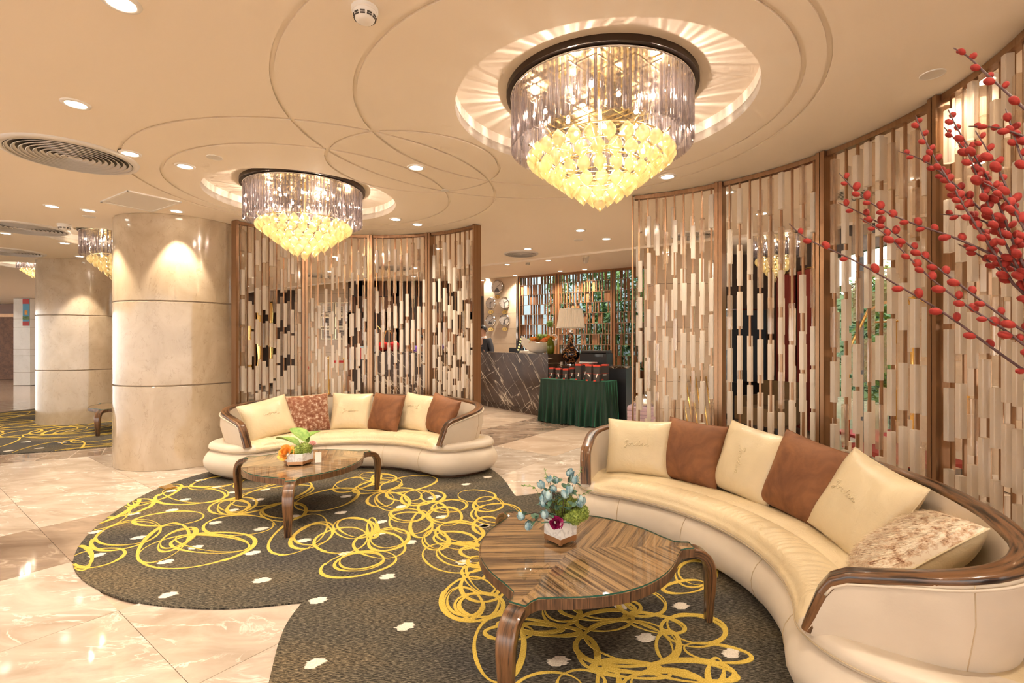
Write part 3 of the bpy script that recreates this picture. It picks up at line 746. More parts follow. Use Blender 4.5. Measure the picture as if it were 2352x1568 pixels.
x, y = on_ceiling(735, 632); vent(x, y, 0.34, label='round air vent over the passage in front of the notice wall')

def smoke(x, y, s, label, z=CEIL):
    t = thing('smoke_detector', label, 'detector', (x, y, z), 0.4)
    new('base', MB().lathe([(0, 0), (0.052 * s, 0), (0.052 * s, -0.012 * s), (0.048 * s, -0.016 * s), (0, -0.016 * s)], 28).mesh('base', smooth=True, autosmooth=40), M['white'], t)
    new('chamber', MB().lathe([(0.046 * s, -0.014 * s), (0.047 * s, -0.022 * s), (0.036 * s, -0.046 * s), (0.024 * s, -0.054 * s), (0, -0.055 * s)], 28).mesh('chamber', smooth=True), M['white'], t)
    for k in range(10):
        a = 2 * PI * k / 10
        for zz, rr in ((-0.033, 0.043), (-0.040, 0.040)):
            new('slot', MB().box((0, 0, 0), (0.004, 0.018 * s, 0.0045 * s)).mesh('slot'), M['shadow_gap'], t, (rr * s * math.cos(a), rr * s * math.sin(a), zz * s), (0, 0, a))
smoke(-0.613, 2.04, 1.05, 'white smoke detector on the ceiling between two curved grooves')
x, y = on_ceiling(148, 515); smoke(x, y, 1.3, 'white smoke detector on the ceiling before the distant column')
smoke(*on_ceiling(1212, 603, UPPER), 0.9, 'small white smoke detector on the reception ceiling', UPPER)
t = thing('camera_dome', 'white wall-hung camera dome under the reception ceiling', 'security camera', (*on_ceiling(1345, 590, UPPER), UPPER))
new('mount', MB().lathe([(0, 0), (0.07, 0), (0.07, -0.02), (0, -0.02)], 20).mesh('mount'), M['white'], t)
new('dome', MB().lathe([(0.055, -0.02), (0.055, -0.08), (0.03, -0.12), (0, -0.13)], 20).mesh('dome', smooth=True), M['white'], t)
def disc(x, y, r, label, z=CEIL):
    t = thing('ceiling_speaker', label, 'speaker', (x, y, z), 0, 'flush ceiling discs')
    new('grille', MB().lathe([(0, -0.003), (r * .93, -0.003), (r * .93, 0.0), (0, 0.0)], 36).mesh('grille'), M['offwhite_metal'], t)
    new('rim', MB().lathe([(r * .93, 0.0), (r * .93, -0.006), (r, -0.004), (r, 0.0)], 36).mesh('rim', smooth=True), M['white'], t)
x, y = on_ceiling(2142, 170); disc(x, y, 0.055, 'flush round speaker grille near the rail of the near screen')
x, y = on_ceiling(493, 361); disc(x, y, 0.055, 'flush round speaker disc over the far lounge near its chandelier')
x, y = on_ceiling(1328, 551); disc(x, y, 0.06, 'flush round disc in the ceiling between the two screens')
x, y = on_ceiling(205, 497); disc(x, y, 0.06, 'flush round disc in the ceiling beside the thick column')
x, y = on_ceiling(1022, 437); disc(x, y, 0.035, 'tiny round sensor disc where three ceiling grooves meet')
# access hatch by the column
q = [on_ceiling(*p) for p in ((244, 456), (287, 447), (397, 467), (362, 478))]
cx = sum(p[0] for p in q) / 4; cy = sum(p[1] for p in q) / 4
t = thing('access_panel', 'square ceiling access hatch with thin frame above the thick column', 'hatch', (cx, cy, CEIL), R(-33))
new('door', MB().box((0, 0, -0.004), (0.60, 0.42, 0.008)).mesh('door'), M['offwhite_metal'], t)
for dx, dy, sx, sy in ((0, .215, .66, .02), (0, -.215, .66, .02), (.315, 0, .03, .45), (-.315, 0, .03, .45)):
    new('frame_strip', MB().box((dx, dy, -0.006), (sx, sy, 0.012)).mesh('frame_strip'), M['white'], t)

# ---- chandeliers
ROD = {}
def rod_mesh(L):
    if L not in ROD:
        me = MB().lathe([(0, 0), (0.0085, -0.004), (0.0085, -L + 0.004), (0, -L)], 6).mesh('crystal_rod'); me.materials.append(M['crystal']); ROD[L] = me
    return ROD[L]
def drop_mesh():
    b = MB(); n = 18; prof = [(0.0, 0.052), (0.004, 0.046), (0.012, 0.038), (0.026, 0.022), (0.0335, 0.003), (0.031, -0.014), (0.021, -0.032), (0.009, -0.045), (0.003, -0.054), (0.0, -0.060)]
    vs = []; rows = []
    for i, (r, z) in enumerate(prof):
        if r == 0: rows.append([len(vs)]); vs.append((0, 0, z)); continue
        rows.append(list(range(len(vs), len(vs) + n)))
        for k in range(n):
            a = 2 * PI * k / n + i * 0.16; rr = r * (1 + (0.07 if k % 2 else -0.07))
            vs.append((rr * math.cos(a), rr * math.sin(a), z))
    fs = []
    for a, c in zip(rows[:-1], rows[1:]):
        for k in range(n):
            k2 = (k + 1) % n
            if len(a) == 1: fs.append((a[0], c[k2], c[k]))
            elif len(c) == 1: fs.append((a[k], a[k2], c[0]))
            else: fs.append((a[k], a[k2], c[k2], c[k]))
    b.add(vs, fs); me = b.mesh('glass_drop', smooth=True); me.materials.append(M['amber']); return me
DROP = drop_mesh()
BULB = MB().lathe([(0, -0.016), (0.010, -0.012), (0.014, -0.002), (0.010, 0.008), (0.006, 0.014), (0, 0.016)], 12).mesh('bulb', smooth=True); BULB.materials.append(M['bulb'])
def chandelier(c, label, power, s=1.0, full=True, z=CEIL + 0.125):
    t = thing('crystal_chandelier', label, 'chandelier', (c[0], c[1], z)); t.scale = (s, s, 1.0 if s > 0.6 else s)
    new('ceiling_plate', MB().lathe([(0, 0), (0.565, 0), (0.565, -0.035), (0.535, -0.037), (0, -0.037)], 72).mesh('ceiling_plate', smooth=True, autosmooth=40), M['bronze_dark'], t)
    new('mirror_disc', MB().lathe([(0, -0.039), (0.535, -0.039), (0.535, -0.037), (0, -0.037)], 56).mesh('mirror_disc'), M['brass_frame'], t)
    rng = random.Random(int(abs(c[0]) * 100))
    f = 1.0 if full else 0.55
    for rr, n, L, z0 in ((0.530, 116, 0.315, -0.045), (0.475, 84, 0.285, -0.045), (0.36, 52, 0.22, -0.05)):
        for k in range(int(n * f)):
            a = 2 * PI * k / int(n * f) + rng.uniform(-.008, .008)
            new('crystal_rod', rod_mesh(L), None, t, (rr * math.cos(a), rr * math.sin(a), z0), (0, 0, a * 7))
    b = MB()
    b.tube([(0.535 * math.cos(2 * PI * k / 72), 0.535 * math.sin(2 * PI * k / 72), -0.044) for k in range(72)], 0.007, 6, closed=True)
    new('hanging_ring', b.mesh('hanging_ring', smooth=True), M['chrome'], t)
    for k in range(7):
        a = -0.42 + 0.14 * k; L = 2 * math.sqrt(0.5 ** 2 - a * a)
        new('grid_bar', MB().box((a, 0, -0.055), (0.008, L, 0.008)).mesh('grid_bar'), M['brass_frame'], t, rot=(0, 0, R(45)))
        new('grid_bar', MB().box((a, 0, -0.063), (0.008, L, 0.008)).mesh('grid_bar'), M['brass_frame'], t, rot=(0, 0, R(-45)))
    new('centre_stem', MB().lathe([(0.03, -0.04), (0.03, -0.07), (0.012, -0.09), (0.012, -0.60), (0.02, -0.62), (0, -0.63)], 14).mesh('centre_stem', smooth=True), M['brass_frame'], t)
    tiers = [(0.405, 27, -0.405), (0.335, 23, -0.455), (0.262, 18, -0.512), (0.185, 13, -0.570), (0.108, 7, -0.622), (0.0, 1, -0.672)]
    for i, (rr, n, zz) in enumerate(tiers):
        n = max(1, int(n * (1 if full else 0.8)))
        if rr > 0:
            new('tier_ring', MB().tube([(rr * .96 * math.cos(2 * PI * k / 48), rr * .96 * math.sin(2 * PI * k / 48), zz + 0.056) for k in range(48)], 0.005, 6, closed=True).mesh('tier_ring', smooth=True), M['brass_frame'], t)
        for k in range(n):
            a = 2 * PI * (k + 0.5 * (i % 2)) / n
            new('glass_drop', DROP, None, t, (rr * math.cos(a), rr * math.sin(a), zz), (0, R(8) if rr else 0, a), (1.12, 1.12, 1.0))
    for k in range(10 if full else 6):
        a = 2 * PI * k / (10 if full else 6)
        ca, sa = math.cos(a), math.sin(a)
        new('arm', MB().tube([(0.02 * ca, 0.02 * sa, -0.33), (0.15 * ca, 0.15 * sa, -0.37), (0.30 * ca, 0.30 * sa, -0.335), (0.38 * ca, 0.38 * sa, -0.36), (0.43 * ca, 0.43 * sa, -0.32)], 0.0065, 6).mesh('arm', smooth=True), M['brass_frame'], t)
        rb = 0.33 if k % 2 else 0.22
        sk = new('socket', MB().lathe([(0.012, 0.05), (0.014, 0.014), (0.010, 0.012)], 10).mesh('socket', smooth=True), M['chrome'], t, (rb * ca, rb * sa, -0.12))
        new('bulb', BULB, None, sk)
        if k % 2 == 0:
            new('bulb', BULB, None, t, (0.26 * ca, 0.26 * sa, -0.36))
    for k in range(5):
        a = 2 * PI * k / 5 + 0.4; point((0.40 * math.cos(a), 0.40 * math.sin(a), -0.15), power * 0.062, WARM, 0.010, t)
    point((0, 0, -0.44), power * 0.055, WARM, 0.05, t)
    return t
chandelier(CH1, 'large round crystal-rod chandelier with amber glass drops over the near sofa group', 130)
chandelier(CH2, 'round crystal-rod chandelier with amber glass drops over the far sofa group', 130)
chandelier(CH3, 'small crystal chandelier half hidden by the thick column', 40, 0.8, False)
chandelier(CH4, 'tiny distant crystal chandelier beside the distant column', 30, 0.5, False)
chandelier((3.92, 7.3), 'gold chandelier glimpsed in the dark lounge behind the near screen', 30, 0.62, False, UPPER)
# ================================================================== CURVED SCREENS
S1C, S1R = (-1.72, 4.66), 1.735
S2C, S2R = (0.53, 2.88), 1.90
BLOCK = {}
def block_mesh(L, kind):
    if (L, kind) not in BLOCK:
        w_ = 0.036
        b = MB(); cs = 0.004
        ol = [(-w_/2 + cs, -w_/2), (w_/2 - cs, -w_/2), (w_/2, -w_/2 + cs), (w_/2, w_/2 - cs), (w_/2 - cs, w_/2), (-w_/2 + cs, w_/2), (-w_/2, w_/2 - cs), (-w_/2, -w_/2 + cs)]
        b.prism(ol, -L / 2, L / 2); me = b.mesh('acrylic_block'); me.materials.append(M[kind]); BLOCK[(L, kind)] = me
    return BLOCK[(L, kind)]
ZT = CEIL - 0.004
ROD_M = MB().box((0, 0, (0.03 + ZT - 0.03) / 2), (0.014, 0.014, ZT - 0.06)).mesh('metal_rod'); ROD_M.materials.append(M['rose'])
POST_M = MB().box((0, 0, ZT / 2), (0.028, 0.105, ZT)).mesh('post'); POST_M.materials.append(M['rose'])
def rail_mesh(Rr, da, z0, z1):
    n = 10; b = MB(); rings = []
    for k in range(n + 1):
        a = -da / 2 + da * k / n; ca, sa = math.cos(a), math.sin(a)
        rings.append([((Rr + dr) * ca, (Rr + dr) * sa, z) for dr, z in ((-.025, z0), (.025, z0), (.025, z1), (-.025, z1))])
    b.loft(rings); return b.mesh('rail')
def screen(c, Rr, angles, labels, seed, end_thin=None, dense=()):
    rng = random.Random(seed)
    for i in range(len(angles) - 1):
        a0, a1 = angles[i], angles[i + 1]; am = (a0 + a1) / 2; da = abs(a1 - a0)
        t = thing('screen_panel', labels[i], 'screen', (c[0], c[1], 0), R(am), 'panels of the curved screens')
        post = math.atan(0.018 / Rr)
        for sg in (-1, 1):
            a = sg * (R(da) / 2 - post)
            new('post', POST_M, None, t, (Rr * math.cos(a), Rr * math.sin(a), 0), (0, 0, a - PI / 2), (1, 1, 1) if not (end_thin == i and sg == 1) else (0.5, 0.5, 1))
        ia = R(da) - 4 * post
        new('top_rail', rail_mesh(Rr, ia, ZT - 0.035, ZT), M['rose'], t); new('bottom_rail', rail_mesh(Rr, ia, 0.0, 0.035), M['rose'], t)
        nr = 9; dens = 1 if i in dense else 0
        for k in range(nr):
            a = -ia / 2 + ia * (k + 0.5) / nr
            ca, sa = math.cos(a), math.sin(a)
            new('metal_rod', ROD_M, None, t, (Rr * ca, Rr * sa, 0), (0, 0, a))
            for side in (-1, 1):
                zz = rng.uniform(0.02, 0.42)
                while zz < ZT - 0.12:
                    L = 0.29
                    if zz + L > ZT - 0.05: 
                        if rng.random() < 0.5: break
                        zz = ZT - 0.05 - L
                    hi = (zz + L / 2) / ZT
                    kind = 'acrylic_clear' if rng.random() < (0.20 + 0.45 * max(0, hi - 0.45)) else 'acrylic'
                    rr = Rr + side * 0.027
                    tang = side * 0.013
                    new('acrylic_block', block_mesh(L, kind), None, t, (rr * ca - tang * sa, rr * sa + tang * ca, zz + L / 2), (0, 0, a))
                    zz += L + rng.choice((0.03, 0.08, 0.14, 0.16, 0.26) if dens < 1 else (0.03, 0.05, 0.10, 0.155, 0.2)) * (1.0 + (0.7 if hi > .55 and dens < 1 else 0.0))
s1a = [147.4, 120.75, 94.1, 67.4, 40.8]
screen(S1C, S1R, s1a, ['screen panel of acrylic blocks on rods, next to the thick round column', 'screen panel of acrylic blocks in front of the stone notice wall', 'screen panel of acrylic blocks in front of the red apple ornament', 'screen panel of acrylic blocks ending at the reception desk opening'], 4)
s2a = [71.4, 47.3, 22.0, -3.3, -28.5]
screen(S2C, S2R, s2a, ['open screen panel with the thin end post, before the marble pier', 'screen panel of acrylic blocks before the dark glass panel', 'screen panel of acrylic blocks before the garden window', 'dense screen panel of acrylic blocks behind the red willow branches'], 9, end_thin=0, dense=(2, 3))
# ================================================================== CARPETS
def smooth_closed(P, it=2, keep=()):
    for _ in range(it):
        Q = []
        for k in range(len(P)):
            a, b = P[k], P[(k + 1) % len(P)]
            Q.append((a[0] * .75 + b[0] * .25, a[1] * .75 + b[1] * .25)); Q.append((a[0] * .25 + b[0] * .75, a[1] * .25 + b[1] * .75))
        P = Q
    return P
def smooth_open(P, it=2):
    for _ in range(it):
        Q = [P[0]]
        for a, b in zip(P[:-1], P[1:]):
            Q.append(tuple(x * .75 + y * .25 for x, y in zip(a, b))); Q.append(tuple(x * .25 + y * .75 for x, y in zip(a, b)))
        Q.append(P[-1]); P = Q
    return P
def inside(p, P):
    x, y = p; c = False; j = len(P) - 1
    for i in range(len(P)):
        if (P[i][1] > y) != (P[j][1] > y) and x < (P[j][0] - P[i][0]) * (y - P[i][1]) / (P[j][1] - P[i][1]) + P[i][0]: c = not c
        j = i
    return c
CT = 0.009
lobe1 = [(-1.12, 2.62), (-1.22, 2.60), (-1.4, 2.56), (-1.65, 2.555), (-1.95, 2.60), (-2.21, 2.69), (-2.55, 2.88), (-2.82, 3.13), (-3.07, 3.53), (-3.30, 4.13), (-3.38, 4.75), (-3.24, 5.30), (-2.9, 5.75), (-2.4, 6.1), (-1.7, 6.25), (-1.0, 6.1), (-.6, 5.85), (-.30, 5.51), (-.10, 5.06), (.02, 4.45), (.04, 4.41)]
lobe2 = [(.04, 4.41), (.3, 4.52), (.58, 4.56)] + [(0.53 + 1.67 * math.cos(R(a)), 2.88 + 1.67 * math.sin(R(a))) for a in range(72, -140, -12)] + [(-.96, 1.9), (-1.03, 2.11), (-1.08, 2.26), (-1.12, 2.44), (-1.12, 2.62)]
OUT1 = smooth_open(lobe1, 2)[:-1] + smooth_open(lobe2, 2)[:-1]
OUT2 = [(-7.1 + 3.05 * math.cos(2 * PI * k / 80), 8.95 + 3.0 * math.sin(2 * PI * k / 80)) for k in range(80)]
car1 = tag(new('lounge_carpet', MB().prism(OUT1, 0.0005, CT).mesh('lounge_carpet'), M['carpet']), 'charcoal carpet of two round lobes with yellow loops under both sofas', 'carpet')
car2 = tag(new('lounge_carpet', MB().prism(OUT2, 0.0005, CT).mesh('lounge_carpet'), M['carpet']), 'patterned carpet in the distance around the second column', 'carpet')
# brown marble border stones beside the distant carpet
rings = []
b = MB(); n = 24
for k in range(n):
    a0, a1 = R(205 + 120 * k / n) + 0.002, R(205 + 120 * (k + 1) / n) - 0.002
    b = MB(); b.prism([(-7.1 + r_ * math.cos(a), 8.95 + r_ * math.sin(a)) for r_, a in ((3.04, a0), (3.55, a0), (3.55, a1), (3.04, a1))], -0.001, 0.002)
    new('border_stone', b.mesh('border_stone'), M['tile_dark'], fl)

def c4(L): return [(150 + a / 2.352, 1060 + b / 2.352, rx / 2.352, ry / 2.352, rot) for a, b, rx, ry, rot in L]
def c3(L): return [(1080 + a / 3.35, 1100 + b / 3.35, rx / 3.35, ry / 3.35, rot) for a, b, rx, ry, rot in L]
LOOPS = c4([(685, 182, 197, 47, -3), (905, 240, 125, 45, -8), (905, 243, 90, 38, -6), (562, 308, 185, 38, -4), (330, 395, 190, 72, -12), (230, 300, 130, 50, -25), (60, 300, 330, 80, -18), (700, 478, 305, 92, -9), (785, 445, 215, 50, 0), (530, 440, 160, 78, -35),
            (600, 420, 110, 45, -30), (935, 345, 190, 55, -4), (1180, 270, 130, 48, -5), (1258, 395, 168, 88, -25), (1335, 400, 120, 62, -20), (1415, 205, 185, 50, -12), (1100, 190, 240, 55, -16), (1490, 425, 140, 70, -5), (1560, 360, 110, 58, 0), (1582, 552, 208, 64, -8),
            (1590, 540, 138, 48, -10), (1700, 452, 143, 68, 0), (1745, 420, 110, 60, -15), (1705, 205, 72, 40, 0), (1765, 215, 100, 48, 5), (1830, 178, 95, 35, 0), (1905, 195, 92, 42, 0), (1985, 188, 68, 30, 0), (2080, 240, 95, 35, -5), (2220, 185, 97, 34, 0),
            (2050, 295, 100, 48, 0), (1990, 262, 85, 45, 10), (2130, 385, 130, 62, 0), (2110, 425, 122, 45, 5), (2000, 425, 72, 55, 0), (1865, 330, 110, 62, 0), (1840, 290, 92, 40, 0), (1925, 340, 60, 72, 0), (2285, 230, 82, 40, 0), (2285, 350, 82, 50, 0), (2330, 285, 130, 62, 0),
            (1660, 360, 30, 55, 0), (1690, 130, 130, 35, -10), (1850, 120, 160, 40, -8), (1560, 120, 120, 35, -12), (1650, 80, 60, 22, 0), (1720, 90, 70, 25, 0), (2105, 522, 172, 82, 5), (2150, 500, 150, 62, 0), (2190, 745, 152, 122, 10), (2150, 768, 104, 88, 0), (2210, 600, 72, 34, 0), (2240, 640, 110, 60, 35),
            (170, 520, 160, 45, -10), (80, 520, 70, 60, 40), (330, 250, 140, 40, -14), (480, 180, 150, 36, -20), (1060, 100, 150, 35, -14), (820, 110, 160, 30, -12)])
LOOPS += c3([(100, 820, 170, 128, 10), (70, 980, 180, 110, 0), (225, 1300, 200, 250, 8), (460, 1130, 250, 48, 3), (560, 1160, 300, 40, 4), (700, 1030, 150, 90, 0), (1040, 1090, 210, 82, -3), (1205, 1270, 385, 178, 3), (1520, 1285, 84, 122, 0), (1200, 1445, 245, 46, 3), (1240, 1470, 300, 60, 4),
             (1720, 1165, 240, 128, 5), (1650, 830, 160, 50, -5), (1730, 730, 150, 105, -8), (1890, 1480, 62, 100, 0), (1720, 1480, 340, 80, 3), (850, 1570, 190, 100, 0), (1060, 1570, 90, 120, 0), (900, 1330, 80, 120, -20), (1420, 1110, 230, 70, 12), (1900, 1340, 250, 70, 8), (1330, 960, 180, 100, 5), (300, 1180, 180, 60, 0),
             (60, 640, 90, 45, 0), (40, 560, 110, 50, 0), (1000, 1000, 300, 90, 0), (600, 1600, 260, 110, 0), (1500, 1600, 330, 120, 0)])
rng = random.Random(17)
RIB = [0]
def floor_ribbon(pts, wid, z0=CT - 0.001, z1=CT + 0.0008):
    RIB[0] += 1; z1 = z1 + 0.00002 * RIB[0]
    b = MB(); n = len(pts)
    rows = []
    for k in range(n):
        p, q, o = Vector(pts[k]), Vector(pts[min(k + 1, n - 1)]), Vector(pts[max(k - 1, 0)])
        d = (q - o)
        if d.length < 1e-6: d = Vector((1, 0))
        d.normalize(); nn = Vector((-d.y, d.x)) * wid[k] / 2
        zt = z1 + 0.0006 * k / n; rows.append([(p.x + nn.x, p.y + nn.y, z0), (p.x + nn.x, p.y + nn.y, zt), (p.x - nn.x, p.y - nn.y, zt), (p.x - nn.x, p.y - nn.y, z0)])
    b.loft(rows); return b
def carpet_loops(loops, parent, outline, to_floor, ws=1.0):
    for li, (cx, cy, rx, ry, rot) in enumerate(loops):
        n = 56; pts = []; wid = []
        ph = rng.uniform(0, 6.28); wb = rng.uniform(0.014, 0.022) * ws
        ca, sa = math.cos(R(rot)), math.sin(R(rot)); open_ = rng.uniform(0.0, 0.12)
        for k in range(n + 1):
            a = 2 * PI * k / n * (1.0 + open_ * 0.3) + ph
            wob = 1 + 0.05 * math.sin(2 * a + ph) + 0.03 * math.sin(3 * a + 2 * ph) + open_ * 0.5 * (k / n - .5)
            x, y = rx * wob * math.cos(a), ry * wob * math.sin(a)
            p = to_floor(cx + x * ca - y * sa, cy + x * sa + y * ca)
            pts.append(p); wid.append(wb * (1 + 0.45 * math.sin(a + ph * 1.7) + 0.25 * math.sin(3 * a)))
        run, rw = [], []
        runs = []
        for p, w_ in zip(pts, wid):
            if p is not None and inside(p, outline): run.append(p); rw.append(w_)
            else:
                if len(run) > 3: runs.append((run, rw))
                run, rw = [], []
        if len(run) > 3: runs.append((run, rw))
        for r_, w_ in runs:
            new('yellow_loop', floor_ribbon(r_, w_).mesh('yellow_loop'), M['yellow'], parent)
def tf(x, y): return on_floor(x, y, CT) if y > 800 else None
carpet_loops(LOOPS, car1, OUT1, tf)
carpet_loops([(cx + rx * .06, cy - ry * .08, rx * .9, ry * .86, rot + 6) for k, (cx, cy, rx, ry, rot) in enumerate(LOOPS) if k % 2 == 0], car1, OUT1, tf, 0.7)
def ident(x, y): return (x, y)
carpet_loops([(rng.uniform(-9.5, -5.0), rng.uniform(6.2, 10.5), rng.uniform(.3, .8), rng.uniform(.25, .5), rng.uniform(0, 180)) for _ in range(46)], car2, OUT2, ident)
SPOTS = [(150 + a / 2.352, 1060 + b / 2.352) for a, b in ((730, 100), (820, 135), (910, 165), (575, 158), (645, 205), (365, 282), (575, 262), (905, 262), (165, 380), (395, 410), (810, 330), (1060, 363), (1290, 425), (1235, 295), (705, 462), (175, 505), (545, 540), (1015, 493), (1060, 640), (555, 720), (1365, 750), (1345, 1090), (1740, 620), (1835, 890), (1515, 497), (1690, 390), (1865, 435), (2035, 298), (1815, 243), (1705, 325), (1490, 275), (1515, 188), (1080, 150), (2165, 122), (2150, 543), (2265, 345), (1045, 205), (1985, 195))]
SPOTS += [(1080 + a / 3.35, 1100 + b / 3.35) for a, b in ((680, 1400), (1350, 1220), (1620, 975), (1170, 975), (115, 360), (2010, 1340))] + [(1120, 1095), (1000, 1140)]
def spot_mesh(x, y, s):
    n = 7; lf, rt = [], []
    for k in range(n):
        f = -1 + 2 * (k + 0.5) / n; hw = 0.050 * s * math.sqrt(max(0.05, 1 - f * f)); yc = y + f * 0.034 * s; h = 0.034 * s / n
        a, c = hw * rng.uniform(.65, 1.15), hw * rng.uniform(.65, 1.15); sk = f * 0.012 * s
        lf += [(x - a * .75 + sk, yc - h * .9), (x - a + sk, yc), (x - a * .8 + sk, yc + h * .8)]
        rt += [(x + c * .75 + sk, yc - h * .9), (x + c + sk, yc), (x + c * .8 + sk, yc + h * .8)]
    return MB().prism(rt + lf[::-1], CT - 0.001, CT + 0.0012).mesh('ivory_fleck')
for px, py in SPOTS:
    x, y = on_floor(px, py, CT)
    if inside((x, y), OUT1): new('ivory_fleck', spot_mesh(x, y, 1.0), M['ivory'], car1)
for _ in range(34):
    x, y = rng.uniform(-9.5, -5.0), rng.uniform(6.2, 10.5)
    if inside((x, y), OUT2): new('ivory_fleck', spot_mesh(x, y, 1.1), M['ivory'], car2)
x, y = on_floor(386, 1122)
t = thing('floor_socket', 'small brass floor socket box at the carpet edge', 'socket', (x, y, 0.0), R(55))
new('body', MB().box((0, 0, 0.009), (0.10, 0.15, 0.018)).mesh('body'), M['gold'], t); new('lid', MB().box((0, 0, 0.020), (0.08, 0.13, 0.005)).mesh('lid'), M['gold'], t)

# ================================================================== SOFAS
RM, SW, SL = 1.535, 0.43, 1.594         # arc radius, half depth, half length along the arc
def rr_outline(S, W, rho, n_long=56, n_short=10, n_c=10):
    """rounded rectangle in (s, w), counter-clockwise"""
    P = []
    def seg(a, b, n):
        for k in range(n): P.append((a[0] + (b[0] - a[0]) * k / n, a[1] + (b[1] - a[1]) * k / n))
    def arc(cx, cy, a0, a1):
        for k in range(n_c): a = a0 + (a1 - a0) * k / n_c; P.append((cx + rho * math.cos(a), cy + rho * math.sin(a)))
    seg((-S + rho, -W), (S - rho, -W), n_long); arc(S - rho, -W + rho, -PI / 2, 0)
    seg((S, -W + rho), (S, W - rho), n_short); arc(S - rho, W - rho, 0, PI / 2)
    seg((S - rho, W), (-S + rho, W), n_long); arc(-S + rho, W - rho, PI / 2, PI)
    seg((-S, W - rho), (-S, -W + rho), n_short); arc(-S + rho, -W + rho, PI, 1.5 * PI)
    return P
def bend(s, w_, z):
    a = s / RM; r = RM + w_
    return (r * math.cos(a), r * math.sin(a), z)
def sdf(s, w_, S, W, rho):
    qx, qy = abs(s) - (S - rho), abs(w_) - (W - rho)
    return -(math.hypot(max(qx, 0), max(qy, 0)) + min(max(qx, qy), 0) - rho)
ZSEAT = 0.338
def seat_z(s, w_):
    S, W, rho = SL - 0.045, SW - 0.035, 0.30
    d = max(0.0, sdf(s, w_, S, W, rho))
    e = min(1.0, d / 0.055); edge = math.sqrt(max(0.0, 1 - (1 - e) ** 2))
    fade = max(0.0, min(1.0, (SL - 0.24 - abs(s)) / 0.22)); fade = fade * fade * (3 - 2 * fade)
    t_ = (w_ + W)
    def hump(a, b, h): 
        if a < t_ < b: return h * math.sin(PI * (t_ - a) / (b - a)) ** 0.45
        return 0.0
    z = hump(0.02, 0.25, 0.050) + hump(0.25, 0.46, 0.036) + hump(0.46, 0.72, 0.024)
    wr = 0.0
    if 0.03 < t_ < 0.25: wr = 0.0026 * (math.sin(s * 105 + 4 * math.sin(s * 13) + 6 * t_) + 0.6 * math.sin(s * 61 + 2.0)) * math.sin(PI * (t_ - .03) / .22)
    return 0.300 + (ZSEAT - 0.300) * edge + (z + wr) * fade * edge + 0.010 * (1 - fade) * edge
